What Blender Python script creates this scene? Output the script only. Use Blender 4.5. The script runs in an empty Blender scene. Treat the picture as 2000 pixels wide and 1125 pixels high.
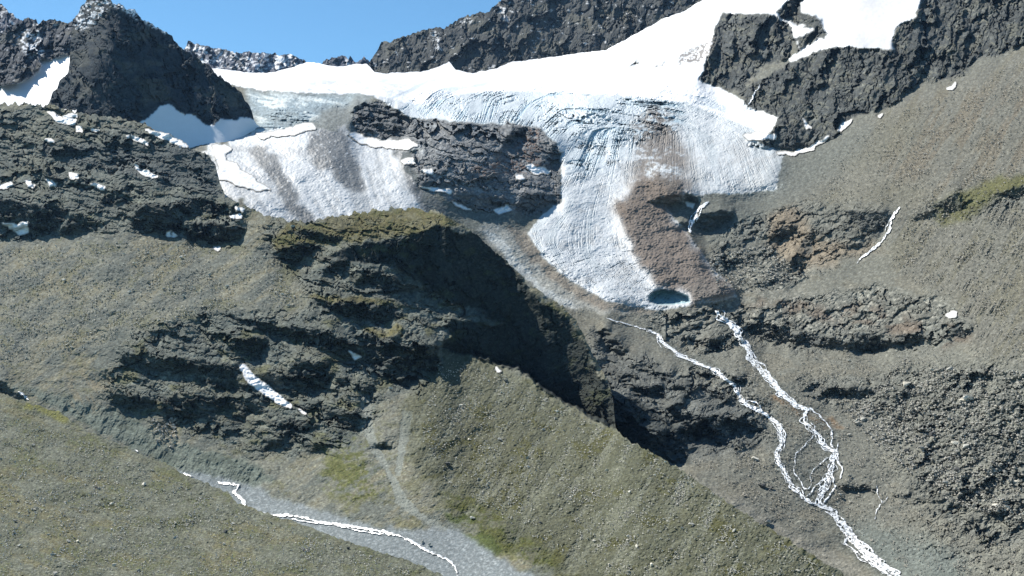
import bpy, math, random
import numpy as np
R = math.radians
random.seed(7)
sc = bpy.context.scene
col = sc.collection

# ---------------------------------------------------------------- camera, sky, sun, exposure
F = 2414.0                      # focal length in photo pixels (photo 2000 wide)
HY = 640.0                      # photo row at eye level
PITCH = math.atan((HY - 562.5) / F)
cam = bpy.data.cameras.new("camera")
cam.sensor_width = 36.0
cam.lens = 36.0 * F / 2000.0
cam.clip_start = 1.0
cam.clip_end = 60000.0
camo = bpy.data.objects.new("camera", cam)
camo.location = (0, 0, 0)
camo.rotation_euler = (math.pi / 2 + PITCH, 0, 0)
col.objects.link(camo)
sc.camera = camo

SUN_A, SUN_E = R(50), R(46)     # degrees left of the view axis (+Y), elevation
sdir = (-math.sin(SUN_A) * math.cos(SUN_E), math.cos(SUN_A) * math.cos(SUN_E), math.sin(SUN_E))
w = bpy.data.worlds.new("World"); sc.world = w; w.use_nodes = True
nt = w.node_tree
bg = nt.nodes["Background"]
sky = nt.nodes.new("ShaderNodeTexSky"); sky.sky_type = 'NISHITA'; sky.sun_disc = False
sky.sun_elevation = SUN_E; sky.sun_rotation = -SUN_A
sky.altitude = 2500; sky.air_density = 1.0; sky.dust_density = 0.3; sky.ozone_density = 1.5
tint = nt.nodes.new("ShaderNodeVectorMath"); tint.operation = 'MULTIPLY'; tint.inputs[1].default_value = (0.74, 1.10, 1.18)
nt.links.new(sky.outputs[0], tint.inputs[0]); nt.links.new(tint.outputs[0], bg.inputs[0]); bg.inputs[1].default_value = 0.072
sl = bpy.data.lights.new("sun", 'SUN'); sl.energy = 4.8; sl.angle = R(0.5); sl.color = (1.0, 0.95, 0.87)
so = bpy.data.objects.new("sun", sl); col.objects.link(so)
from mathutils import Vector
so.rotation_euler = Vector(sdir).to_track_quat('Z', 'Y').to_euler()
sc.view_settings.view_transform = 'Standard'; sc.view_settings.look = 'None'
sc.view_settings.exposure = 0.72; sc.view_settings.gamma = 1
sc.cycles.max_bounces = 3; sc.cycles.diffuse_bounces = 2

# ---------------------------------------------------------------- parameter grid (photo pixels) and noise
ST = 1.5
X0, X1, Y0, Y1 = -380.0, 2432.5, -90.0, 1206.0
NX, NY = int((X1 - X0) / ST), int((Y1 - Y0) / ST)      # 1875 x 864
gx = X0 + np.arange(NX) * ST
gy = Y0 + np.arange(NY) * ST
GX, GY = np.meshgrid(gx, gy)
fy = np.fft.fftfreq(NY, ST)[:, None]; fx = np.fft.rfftfreq(NX, ST)[None, :]

def spec(lmin, lmax, p=2.0, an=1.0, ang=0.0, seed=0):
    """tiling noise, amplitude ~ f^-p between two wavelengths (px), stretched `an` times along direction ang"""
    rs = np.random.RandomState(seed)
    W = np.fft.rfft2(rs.standard_normal((NY, NX)))
    c, s = math.cos(R(ang)), math.sin(R(ang))
    a = (fx * c + fy * s) * math.sqrt(an); b = (-fx * s + fy * c) / math.sqrt(an)
    f = np.sqrt(a * a + b * b) + 1e-9
    H = f ** (-p) / (1 + (1.0 / (lmax * f)) ** 6) / (1 + (lmin * f) ** 6)
    n = np.fft.irfft2(W * H, (NY, NX))
    return (n / n.std()).astype(np.float32)

def gradn(n):
    """scale so that the rms vertical gradient is 1 per px"""
    return n / (np.diff(n, axis=0).std() / ST)

def blur(a, r):
    H = np.exp(-2 * (math.pi * r) ** 2 * (fx ** 2 + fy ** 2))
    return np.fft.irfft2(np.fft.rfft2(a) * H, (NY, NX)).astype(np.float32)

def ss(a, b, x):
    t = np.clip((x - a) / (b - a), 0, 1)
    return t * t * (3 - 2 * t)

def raster(polys):
    m = np.zeros((NY, NX), np.float32)
    for pts in polys:
        P = np.array(pts, float)
        x0, x1 = P[:, 0].min(), P[:, 0].max(); y0, y1 = P[:, 1].min(), P[:, 1].max()
        i0 = max(0, int((x0 - X0) / ST) - 1); i1 = min(NX, int((x1 - X0) / ST) + 2)
        j0 = max(0, int((y0 - Y0) / ST) - 1); j1 = min(NY, int((y1 - Y0) / ST) + 2)
        if i1 <= i0 or j1 <= j0: continue
        X = GX[j0:j1, i0:i1]; Y = GY[j0:j1, i0:i1]
        ins = np.zeros(X.shape, bool)
        n = len(P)
        for k in range(n):
            xa, ya = P[k]; xb, yb = P[(k + 1) % n]
            if ya == yb: continue
            c = ((ya > Y) != (yb > Y)) & (X < (xb - xa) * (Y - ya) / (yb - ya) + xa)
            ins ^= c
        m[j0:j1, i0:i1] = np.maximum(m[j0:j1, i0:i1], ins)
    return m

wx_ = spec(5, 70, 1.6, 1, 0, 901); wy_ = spec(5, 70, 1.6, 1, 0, 902)
def blocks(c, an=1.0, ang=0.0, seed=0, off=0.5, tilt=0.6, crack=0.25, tone=False):
    """fractured rock: jittered cells, each a tilted facet with its own offset and open joints between (in px)"""
    rs = np.random.RandomState(seed); T = rs.rand(5, 257, 257).astype(np.float32)
    co, si = math.cos(R(ang)), math.sin(R(ang))
    X = GX + 0.10 * c * wx_; Y = GY + 0.10 * c * wy_
    u = ((X * co + Y * si) / (c * math.sqrt(an)) + 300).astype(np.float32); v = ((-X * si + Y * co) / (c / math.sqrt(an)) + 300).astype(np.float32)
    iu = np.floor(u).astype(int); iv = np.floor(v).astype(int)
    d1 = np.full(u.shape, 9, np.float32); d2 = d1.copy(); val = np.zeros_like(u)
    for a in (-1, 0, 1):
        for b in (-1, 0, 1):
            cu = iu + a; cv = iv + b; hu = cu % 257; hv = (cv + (cu // 257) * 57) % 257
            du = u - cu - T[0][hu, hv]; dv = v - cv - T[1][hu, hv]; dd = du * du + dv * dv
            nv = off * (T[2][hu, hv] - 0.5) * 2 + tilt * ((T[3][hu, hv] - 0.5) * 2 * du + (T[4][hu, hv] - 0.5) * 2 * dv)
            cl = dd < d1
            d2 = np.where(cl, d1, np.minimum(d2, dd)); val = np.where(cl, nv, val); d1 = np.where(cl, dd, d1)
    e = np.sqrt(d2) - np.sqrt(d1)
    out = ((val + crack * np.exp(-e / 0.06)) * c).astype(np.float32)
    if not tone: return out
    return np.stack([out, (val / (off + 1e-6) - 0.9 * np.exp(-e / 0.08)).astype(np.float32)])

_q = blocks(9, 1.5, 10, 801, 1, 0, 0) / 9; _q2 = blocks(9, 1.5, 10, 802, 1, 0, 0) / 9
def warped(m, amp=3.0):
    jx = np.clip(np.round((GX + amp * (0.6 * wx_ + 0.9 * _q) - X0) / ST).astype(int), 0, NX - 1)
    jy = np.clip(np.round((GY + amp * (0.6 * wy_ + 0.7 * _q2) - Y0) / ST).astype(int), 0, NY - 1)
    return m[jy, jx]

def region(polys, amp=3.0, soft=0.0):
    m = warped(raster(polys), amp)
    return blur(m, soft) if soft > 0 else m

def tps(ctrl):
    """thin-plate surface through (px, py, D) in ln D"""
    C = np.array(ctrl, float); P = C[:, :2] / 1000.0; v = np.log(C[:, 2]); n = len(P)
    def U(r2): return np.where(r2 > 0, r2 * np.log(r2 + 1e-12), 0)
    d2 = ((P[:, None] - P[None]) ** 2).sum(-1)
    A = np.zeros((n + 3, n + 3)); A[:n, :n] = U(d2) + np.eye(n) * 0.002
    A[:n, n] = 1; A[:n, n + 1:] = P; A[n, :n] = 1; A[n + 1:, :n] = P.T
    wv = np.linalg.solve(A, np.concatenate([v, [0, 0, 0]]))
    out = np.zeros((NY, NX), np.float32)
    X = GX / 1000; Y = GY / 1000
    for k in range(n):
        out += (wv[k] * U((X - P[k, 0]) ** 2 + (Y - P[k, 1]) ** 2)).astype(np.float32)
    return out + wv[n] + wv[n + 1] * X + wv[n + 2] * Y

fyf = 2 * math.pi * fy; fxf = 2 * math.pi * fx
def cliffs(base, mask, decay_px, strength=1.0, gmin=0.00025, eps=0.12):
    """inside a face the ground stops receding upward; the ledges above and the apron below take up the difference
    (screened Poisson solve, softer sideways)"""
    g = blur(np.clip(-np.gradient(base, ST, axis=0), gmin, 0.003), 4)
    m = np.clip(mask, 0, 2.4) * g * strength
    Fm = np.fft.rfft2(m - m.mean())
    k2 = fyf ** 2 + eps * fxf ** 2 + 1.0 / decay_px ** 2
    d = np.fft.irfft2(-1j * fyf * Fm / k2, (NY, NX))     # d(lnD)/d(row) correction = +m
    return (base + d).astype(np.float32)

def curve(pts, x, jag=0.0, seed=0, lmin=4, lmax=60):
    p = np.array(pts, float)
    y = np.interp(x, p[:, 0], p[:, 1])
    if jag:
        rs = np.random.RandomState(seed); n = len(x)
        Wn = np.fft.rfft(rs.standard_normal(n)); f = np.fft.rfftfreq(n, ST) + 1e-9
        H = f ** -1.0 / (1 + (1 / (lmax * f)) ** 4) / (1 + (lmin * f) ** 4)
        z = np.fft.irfft(Wn * H, n); y = y + jag * z / z.std()
    return y

sp_, cp_ = math.sin(PITCH), math.cos(PITCH)
def ray(px, py):
    a = (px - 1000.0) / F; b = (562.5 - py) / F
    Yw = cp_ - b * sp_; Zw = sp_ + b * cp_
    return a / Yw, Zw / Yw          # x and z per unit of Y

# ---------------------------------------------------------------- materials
def mat_ground(name, rough=0.95, bump=0.6, var=0.25, scale=0.25, speck=0.0, spec_=0.1, tone=(0.55, 1.6)):
    m = bpy.data.materials.new(name); m.use_nodes = True; t = m.node_tree; N = t.nodes; L = t.links
    b = N["Principled BSDF"]; b.inputs["Roughness"].default_value = rough
    b.inputs["Specular IOR Level"].default_value = spec_
    at = N.new("ShaderNodeAttribute"); at.attribute_name = "ground_colour"
    tc = N.new("ShaderNodeNewGeometry")
    n1 = N.new("ShaderNodeTexNoise"); n1.inputs["Scale"].default_value = scale; n1.inputs["Detail"].default_value = 5; n1.inputs["Roughness"].default_value = 0.75
    L.new(tc.outputs["Position"], n1.inputs["Vector"])
    mr = N.new("ShaderNodeMapRange"); mr.inputs[1].default_value = 0.3; mr.inputs[2].default_value = 0.7
    mr.inputs[3].default_value = 1 - var; mr.inputs[4].default_value = 1 + var
    L.new(n1.outputs[0], mr.inputs[0])
    mul = N.new("ShaderNodeVectorMath"); mul.operation = 'SCALE'
    L.new(at.outputs["Color"], mul.inputs[0]); L.new(mr.outputs[0], mul.inputs["Scale"])
    last = mul.outputs[0]
    if speck > 0:
        v = N.new("ShaderNodeTexVoronoi"); v.inputs["Scale"].default_value = scale * 1.6
        L.new(tc.outputs["Position"], v.inputs["Vector"])
        sep = N.new("ShaderNodeSeparateColor"); L.new(v.outputs["Color"], sep.inputs[0])
        pw = N.new("ShaderNodeMath"); pw.operation = 'POWER'; pw.inputs[1].default_value = 5; L.new(sep.outputs[0], pw.inputs[0])
        mr2 = N.new("ShaderNodeMapRange"); mr2.inputs[3].default_value = 1 - speck * 0.35; mr2.inputs[4].default_value = 1 + speck * 1.6
        L.new(pw.outputs[0], mr2.inputs[0])
        m2 = N.new("ShaderNodeVectorMath"); m2.operation = 'SCALE'; L.new(last, m2.inputs[0]); L.new(mr2.outputs[0], m2.inputs["Scale"])
        last = m2.outputs[0]
    L.new(last, b.inputs["Base Color"])
    bp = N.new("ShaderNodeBump"); bp.inputs["Strength"].default_value = bump; bp.inputs["Distance"].default_value = 1.2 / scale * 0.35
    L.new(n1.outputs[0], bp.inputs["Height"]); L.new(bp.outputs[0], b.inputs["Normal"])
    return m

M_rockN = mat_ground("rocky slope near", scale=0.30, speck=0.22, bump=0.55, var=0.26)
M_rockF = mat_ground("rocky slope foreground", scale=0.5, speck=0.4, bump=0.7, var=0.28)
M_rockG = mat_ground("rocky slope far", scale=0.22, speck=0.22, bump=0.6, var=0.26)
M_rockP = mat_ground("mountain rock", scale=0.12, speck=0.05, bump=0.45, var=0.3)
M_ice = mat_ground("glacier ice", scale=0.12, bump=0.35, var=0.08, rough=0.6, spec_=0.3)
M_snow = mat_ground("snow", scale=0.05, bump=0.12, var=0.03, rough=0.6, spec_=0.2)

def mat_plain(name, colr, scale, var=0.3, rough=0.9, bump=0.6):
    m = bpy.data.materials.new(name); m.use_nodes = True; t = m.node_tree; N = t.nodes; L = t.links
    b = N["Principled BSDF"]; b.inputs["Roughness"].default_value = rough
    g = N.new("ShaderNodeNewGeometry"); n = N.new("ShaderNodeTexNoise"); n.inputs["Scale"].default_value = scale; n.inputs["Detail"].default_value = 4
    L.new(g.outputs["Position"], n.inputs["Vector"])
    oi = N.new("ShaderNodeObjectInfo")
    r = N.new("ShaderNodeValToRGB")
    r.color_ramp.elements[0].position = 0.3; r.color_ramp.elements[1].position = 0.7
    r.color_ramp.elements[0].color = tuple(c * (1 - var) for c in colr) + (1,)
    r.color_ramp.elements[1].color = tuple(min(1, c * (1 + var)) for c in colr) + (1,)
    L.new(n.outputs[0], r.inputs[0])
    mr = N.new("ShaderNodeMapRange"); mr.inputs[3].default_value = 0.75; mr.inputs[4].default_value = 1.2; L.new(oi.outputs["Random"], mr.inputs[0])
    v = N.new("ShaderNodeVectorMath"); v.operation = 'SCALE'; L.new(r.outputs[0], v.inputs[0]); L.new(mr.outputs[0], v.inputs["Scale"])
    L.new(v.outputs[0], b.inputs["Base Color"])
    bp = N.new("ShaderNodeBump"); bp.inputs["Strength"].default_value = bump; bp.inputs["Distance"].default_value = 0.5
    L.new(n.outputs[0], bp.inputs["Height"]); L.new(bp.outputs[0], b.inputs["Normal"])
    return m

# ---------------------------------------------------------------- layers
LAY = {}
def tag(o, label=None, cat=None, group=None, kind=None):
    if label: o["label"] = label
    if cat: o["category"] = cat
    if group: o["group"] = group
    if kind: o["kind"] = kind
    return o

def build_layer(key, x0, x1, ytop, ybot, lnD, colour, ids, objs, back=(0.35, 0.9, 14), jag=(1.5, 1), smooth=False):
    """ids: int map naming which object every face belongs to; objs: {id: (name, material, tagdict, smooth)}"""
    i0 = max(0, int((x0 - X0) / ST)); i1 = min(NX, int((x1 - X0) / ST) + 1)
    xs = gx[i0:i1]; n = len(xs)
    top = curve(ytop, xs, jag[0], jag[1]); bot = curve(ybot, xs)
    bot = np.maximum(bot, top + 3)
    ja, jb = int((top.min() - Y0) / ST), int(math.ceil((bot.max() - Y0) / ST)) + 1
    rows = Y0 + np.arange(ja, jb) * ST; nr = len(rows)
    PY = np.clip(rows[:, None], top[None], bot[None]); PX = np.repeat(xs[None], nr, 0)
    r = np.clip((PY - Y0) / ST, 0, NY - 1.001); r0 = r.astype(int); fr = r - r0
    ci = np.repeat(np.arange(i0, i1)[None], nr, 0)
    def samp(A): return A[r0, ci] * (1 - fr) + A[r0 + 1, ci] * fr
    lD = samp(lnD); D = np.exp(lD)
    rx, rz = ray(PX, PY)
    V = np.stack([rx * D, D, rz * D], -1)
    C = np.stack([samp(colour[..., k]) for k in range(3)], -1)
    I = ids[np.round(r).astype(int).clip(0, NY - 1), ci]
    # back side, running down and away behind the crest
    slope, stepk, nb = back
    bk = []
    step = D[0] * (F and 1.5 / F) * stepk
    step = blur1(step, 8)
    for k in range(nb, 0, -1):
        dd = step * (k ** 1.6)
        Yb = D[0] + dd
        bk.append(np.stack([rx[0] * Yb, Yb, V[0, :, 2] - slope * dd], -1))
    V = np.concatenate([np.array(bk), V], 0)
    C = np.concatenate([np.repeat(C[:1], nb, 0), C], 0)
    I = np.concatenate([np.repeat(I[:1], nb, 0), I], 0)
    H, Wd = V.shape[:2]
    idx = np.arange(H * Wd).reshape(H, Wd)
    q = np.stack([idx[1:, :-1], idx[1:, 1:], idx[:-1, 1:], idx[:-1, :-1]], -1).reshape(-1, 4)
    ok = np.ones((H - 1, Wd - 1), bool)
    deg = np.abs(np.diff(PY, axis=0)) < 1e-6
    ok[nb:] &= ~(deg[:, :-1] & deg[:, 1:])
    fid = I[1:, :-1].reshape(-1)
    ok = ok.reshape(-1); q = q[ok]; fid = fid[ok]
    Vf = V.reshape(-1, 3); Cf = C.reshape(-1, 3)
    LAY[key] = dict(lnD=lnD)
    for k, (name, mat, tg, sm) in objs.items():
        qq = q[fid == k]
        if not len(qq): continue
        if callable(mat): mat = mat()
        add_mesh(name, Vf, qq, mat, tg, sm, Cf)

def blur1(a, r):
    k = np.exp(-0.5 * (np.arange(-3 * r, 3 * r + 1) / r) ** 2); k /= k.sum()
    return np.convolve(np.pad(a, 3 * r, 'edge'), k, 'valid')

def add_mesh(name, Vf, q, mat, tg, sm=False, Cf=None, parent=None):
    u, inv = np.unique(q.reshape(-1), return_inverse=True)
    vv = Vf[u].astype(np.float32); nf = len(q); k = q.shape[1]
    me = bpy.data.meshes.new(name)
    me.vertices.add(len(vv)); me.vertices.foreach_set("co", vv.reshape(-1))
    me.loops.add(nf * k); me.loops.foreach_set("vertex_index", inv.astype(np.int32).reshape(-1))
    me.polygons.add(nf); me.polygons.foreach_set("loop_start", np.arange(0, nf * k, k, dtype=np.int32))
    me.polygons.foreach_set("loop_total", np.full(nf, k, np.int32))
    me.polygons.foreach_set("use_smooth", np.full(nf, bool(sm)))
    me.update(calc_edges=True)
    if Cf is not None:
        ca = me.color_attributes.new("ground_colour", 'FLOAT_COLOR', 'POINT')
        cc = np.ones((len(vv), 4), np.float32); cc[:, :3] = Cf[u]
        ca.data.foreach_set("color", cc.reshape(-1))
    me.materials.append(mat)
    o = bpy.data.objects.new(name, me); col.objects.link(o)
    if parent: o.parent = parent
    tag(o, **tg)
    return o

# shared noise fields
S_gen = gradn(spec(3.2, 130, 2.0, 1.8, 0, 11))        # general relief
S_fine = gradn(spec(3.0, 14, 1.2, 1.5, 0, 12))        # stones and grain
S_str = gradn(spec(3.5, 60, 1.7, 4.0, 12, 13))        # rock strata dipping to the right
S_strb = gradn(spec(3.5, 60, 1.7, 4.0, -16, 14))      # strata rising to the right
S_rib = gradn(spec(4, 90, 1.8, 3.0, 68, 15))          # ribs and couloirs down a face
S_ribb = gradn(spec(4, 90, 1.8, 3.0, 112, 16))
S_gul = gradn(spec(5, 80, 1.6, 7.0, 118, 17))         # rills on the scree, running down to the left
S_rill = gradn(spec(5, 60, 1.6, 6.0, 60, 18))
n_big = spec(60, 500, 2.0, 1.5, 0, 21)
n_mid = spec(12, 120, 1.6, 1.8, 0, 22)
n_sm = spec(3, 24, 1.2, 1.6, 0, 23)
n_sm2 = spec(3, 20, 0.8, 1.4, 0, 24)
n_str = spec(4, 50, 1.4, 4.5, 12, 25)
n_strb = spec(4, 50, 1.4, 4.5, -18, 26)

def stack(*L): return sum(k * blocks(*a, tone=True) * np.array([1, w])[:, None, None] for k, w, a in L)
B_str, T_str = stack((0.7, 0.3, (80, 4.5, 9, 70)), (0.9, 0.5, (38, 5.0, 11, 71)), (1, 0.7, (18, 4.5, 9, 72)), (0.9, 0.7, (8, 3.0, 13, 73)))     # bedded rock dipping right
B_strb, T_strb = stack((0.7, 0.3, (80, 3.5, -14, 69)), (0.9, 0.5, (38, 4.0, -18, 74)), (1, 0.7, (18, 3.8, -22, 75)), (0.9, 0.7, (8, 2.6, -18, 76)))
B_rib, T_rib = stack((1, 0.4, (70, 4.0, 60, 77)), (1, 0.5, (30, 3.4, 66, 78)), (0.8, 0.7, (12, 2.4, 58, 79)))    # ribs down a face
B_ribb, T_ribb = stack((1, 0.4, (70, 4.0, 112, 80)), (1, 0.5, (30, 3.4, 104, 81)), (0.8, 0.7, (12, 2.4, 114, 82)))
B_sm, T_sm = stack((1, 0.5, (8, 1.4, 0, 83)), (0.7, 0.6, (5, 1.3, 20, 84)))
B_sm = B_sm / 1
n_gul = spec(6, 150, 1.6, 5.0, 122, 27)      # fall-line streaks of soil and stones
n_gul2 = spec(6, 150, 1.6, 4.5, 145, 28)
n_flat = spec(6, 150, 1.6, 4.5, 14, 29)

def lic(ctrl, x0, x1, y0, y1, cells=1.0, L=20, seed=0):
    """streaks that follow a hand-set flow field (px, py, degrees)"""
    i0, i1 = int((x0 - X0) / ST), int((x1 - X0) / ST); j0, j1 = int((y0 - Y0) / ST), int((y1 - Y0) / ST)
    X, Y = GX[j0:j1, i0:i1], GY[j0:j1, i0:i1]
    cx = np.zeros(X.shape); cy_ = np.zeros(X.shape)
    for px, py, an in ctrl:
        wt = 1 / (((X - px) ** 2 + (1.6 * (Y - py)) ** 2) / 400 + 1) ** 1.7
        cx += wt * math.cos(2 * R(an)); cy_ += wt * math.sin(2 * R(an))
    th = 0.5 * np.arctan2(cy_, cx); ux, uy = np.cos(th), np.sin(th)
    rs = np.random.RandomState(seed); n = rs.standard_normal(X.shape)
    if cells > 1:
        k = np.exp(-0.5 * (np.arange(-6, 7) / cells) ** 2); k /= k.sum()
        n = np.apply_along_axis(lambda v: np.convolve(v, k, 'same'), 0, n); n = np.apply_along_axis(lambda v: np.convolve(v, k, 'same'), 1, n)
    H, Wd = n.shape; acc = n.copy(); gj, gi = np.mgrid[0:H, 0:Wd]
    for sg in (1, -1):
        pj, pi_ = gj.astype(float), gi.astype(float); vx, vy = ux * sg, uy * sg
        for _ in range(L):
            pi_ = pi_ + vx; pj = pj + vy
            a = np.clip(pj.round().astype(int), 0, H - 1); b = np.clip(pi_.round().astype(int), 0, Wd - 1)
            nx_, ny_ = ux[a, b], uy[a, b]; f = np.sign(nx_ * vx + ny_ * vy); vx, vy = nx_ * f, ny_ * f
            acc += n[a, b]
    acc = (acc - acc.mean()) / acc.std()
    out = np.zeros((NY, NX), np.float32); out[j0:j1, i0:i1] = acc
    return out

class Canvas:
    def __init__(s, c): s.c = np.ones((NY, NX, 3), np.float32) * np.array(c, np.float32)
    def paint(s, m, c, a=1.0):
        k = (m * a)[..., None]; s.c = s.c * (1 - k) + np.array(c, np.float32) * k
    def vary(s, n, amt): s.c = s.c * np.exp(n * amt)[..., None]
    def tone(s, k, m): s.c = s.c * (1 + (np.array(k, np.float32) - 1) * m[..., None])

SNOW = (0.86, 0.87, 0.88); ICE = (0.52, 0.62, 0.68); DIRTY = (0.46, 0.47, 0.46)
SCREE = (0.20, 0.19, 0.165); ROCK = (0.105, 0.122, 0.122); LROCK = (0.27, 0.26, 0.235)
BROWN = (0.185, 0.145, 0.11); GRASS = (0.135, 0.125, 0.055); GREEN = (0.085, 0.105, 0.03); GRAVEL = (0.19, 0.215, 0.22)

exec_order = []
# ================================================================ NEAR MASSIF
N_TOP = [(-380, 200), (0, 203), (60, 203), (110, 207), (160, 222), (220, 228), (280, 240), (310, 262), (350, 285), (400, 298), (420, 320), (428, 350),
         (440, 385), (480, 403), (520, 420), (560, 430), (600, 433), (640, 425), (700, 415), (760, 408), (800, 406), (850, 413), (880, 423), (905, 440),
         (930, 458), (960, 485), (1000, 520), (1030, 553), (1060, 573), (1100, 600), (1125, 625), (1145, 665), (1165, 705), (1188, 745), (1197, 775), (1202, 838),
         (1228, 860), (1313, 906), (1373, 948), (1434, 990), (1494, 1027), (1550, 1060), (1581, 1081), (1642, 1117), (1760, 1200)]
N_BOT = [(-380, 1000), (0, 1000), (500, 1080), (900, 1205), (1760, 1206)]
N_CTRL = [(900, 1120, 950), (1040, 1120, 900), (650, 1020, 1090), (450, 950, 1230), (200, 850, 1350), (30, 760, 1450), (-100, 720, 1500), (600, 900, 1230), (830, 950, 1090),
          (300, 640, 1510), (300, 500, 1700), (0, 500, 1800), (0, 600, 1660), (0, 300, 2130), (0, 205, 2350), (-110, 400, 2000), (300, 300, 2020), (420, 380, 1900), (550, 450, 1750), (800, 410, 1740),
          (800, 465, 1640), (800, 560, 1560), (650, 600, 1510), (700, 750, 1340), (1100, 610, 1420), (1190, 770, 1250), (950, 470, 1640), (1000, 1050, 960), (1540, 1055, 830), (1340, 905, 1000),
          (1190, 800, 1160), (1000, 720, 1350), (860, 650, 1470), (850, 800, 1260), (1740, 1200, 740), (1200, 1000, 950), (1300, 1120, 840), (1050, 850, 1180)]
CREST = [(860, 640), (932, 698), (984, 717), (1014, 722), (1060, 760), (1100, 787), (1168, 822), (1200, 838)]
FLANK = [(640, 500), (700, 477), (740, 472), (790, 464), (832, 447), (862, 440), (885, 455), (902, 459), (925, 450), (953, 474), (990, 507), (1013, 538), (1032, 562), (1060, 590), (1115, 625),
         (1145, 680), (1170, 735), (1200, 770), (1204, 840), (1168, 822), (1100, 787), (1060, 762), (1014, 722), (984, 717), (932, 701), (857, 680), (884, 655), (865, 640), (884, 625), (984, 640), (947, 607), (902, 598), (863, 580), (820, 550), (770, 517), (690, 512)]
N_CL = [
 [(0, 388), (63, 397), (133, 406), (142, 409), (121, 430), (106, 454), (94, 456), (70, 451), (65, 469), (45, 465), (27, 454), (0, 442), (-100, 440), (-100, 385)],
 [(121, 445), (136, 424), (160, 418), (190, 430), (192, 442), (151, 463), (130, 454)],
 [(193, 391), (212, 379), (251, 385), (242, 394), (200, 400)],
 [(260, 445), (266, 409), (287, 397), (326, 403), (360, 421), (348, 451), (326, 454), (290, 445)],
 [(372, 469), (363, 440), (385, 434), (435, 437), (478, 446), (475, 466), (423, 480)],
 [(326, 397), (393, 385), (438, 402), (435, 414), (363, 417)],
 [(527, 496), (548, 493), (576, 475), (591, 472), (606, 478), (612, 493), (591, 505), (588, 519), (560, 518)],
 [(628, 530), (640, 520), (665, 506), (688, 500), (686, 512), (665, 526), (640, 534)],
 [(684, 533), (730, 527), (760, 542), (814, 560), (802, 570), (769, 577), (730, 560), (693, 557)],
 [(612, 581), (636, 587), (712, 593), (772, 596), (792, 617), (772, 626), (736, 631), (645, 605), (615, 595)],
 [(709, 662), (760, 653), (781, 659), (787, 671), (832, 671), (857, 680), (852, 722), (817, 728), (802, 759), (784, 755), (751, 731), (712, 707)],
 [(560, 638), (621, 644), (693, 665), (705, 695), (681, 704), (636, 689), (591, 659), (570, 656)],
 [(447, 613), (544, 638), (600, 650), (600, 668), (529, 653), (453, 622)],
 [(290, 647), (335, 644), (354, 653), (408, 671), (363, 668), (332, 653)],
 [(444, 671), (502, 656), (526, 662), (508, 692), (459, 680)],
 [(560, 712), (591, 704), (648, 701), (648, 731), (636, 760), (615, 762), (575, 745)],
 [(657, 737), (684, 734), (687, 747), (669, 756)], [(687, 753), (733, 753), (731, 772), (709, 774)],
 [(230, 689), (257, 689), (290, 704), (363, 698), (465, 713), (471, 750), (405, 731), (357, 731), (263, 719), (239, 707)],
 [(314, 774), (363, 777), (423, 771), (508, 789), (526, 807), (484, 807), (423, 804), (426, 834), (402, 816), (369, 816), (339, 828), (320, 801)],
 [(390, 740), (453, 743), (514, 759), (472, 764), (417, 759)], [(212, 768), (260, 774), (296, 780), (302, 792), (263, 801), (218, 786)],
 [(502, 731), (526, 725), (600, 743), (600, 768), (574, 774), (538, 762)], [(453, 810), (481, 807), (484, 825), (460, 828)],
 [(511, 858), (556, 858), (553, 873), (520, 876)], [(539, 822), (570, 816), (621, 828), (621, 843), (560, 840)], [(585, 867), (639, 870), (639, 882), (600, 886)],
 [(621, 786), (669, 801), (700, 807), (700, 837), (687, 843), (657, 822)], [(576, 786), (621, 789), (621, 807), (585, 798)], [(730, 864), (775, 870), (766, 878), (742, 876)],
 [(0, 745), (12, 746), (40, 770), (50, 782), (30, 776), (0, 765)],
 [(560, 452), (600, 446), (612, 455), (640, 460), (670, 462), (668, 470), (620, 466), (565, 460)],
]
N_UPPER = [[(60, 296), (150, 283), (270, 283), (340, 282), (405, 298), (425, 330), (436, 383), (390, 372), (332, 362), (266, 345), (181, 334), (120, 315)]]
N_ROCKY = [[(-380, 200), (110, 207), (280, 240), (400, 298), (430, 380), (480, 440), (475, 480), (370, 475), (250, 450), (120, 465), (0, 480), (-380, 480)],
           [(520, 430), (640, 425), (900, 440), (980, 640), (860, 690), (830, 770), (760, 760), (700, 850), (640, 890), (500, 890), (400, 850), (310, 830), (200, 780), (220, 700), (290, 640), (440, 605), (600, 620), (610, 580), (560, 530), (520, 500)]]
N_GRASSTOP = [[(530, 470), (560, 435), (600, 436), (700, 415), (800, 405), (885, 425), (905, 442), (860, 445), (790, 462), (700, 470), (600, 478), (540, 492)],
              [(610, 576), (700, 580), (770, 590), (790, 600), (700, 595), (620, 590)], 
              [(1020, 575), (1050, 578), (1085, 600), (1110, 625), (1108, 640), (1060, 632), (1028, 605)], [(700, 640), (780, 640), (790, 655), (710, 662)]]
N_MORAINE = [[(830, 730), (870, 660), (960, 700), (1100, 790), (1340, 905), (1500, 1010), (1720, 1170), (1760, 1206), (1250, 1206), (1080, 1120), (960, 1060), (860, 980), (800, 900), (780, 800)]]
N_CLAY = [[(15, 745), (100, 768), (150, 778), (230, 800), (310, 845), (400, 880), (480, 900), (540, 935), (480, 960), (400, 935), (340, 915), (150, 820)]]
N_RIVERBED = [[(350, 918), (420, 930), (480, 945), (560, 978), (640, 1002), (750, 1033), (850, 1030), (890, 1035), (960, 1080), (1060, 1135), (1100, 1160), (1150, 1206), (850, 1206), (500, 1020), (330, 940)]]
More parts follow.
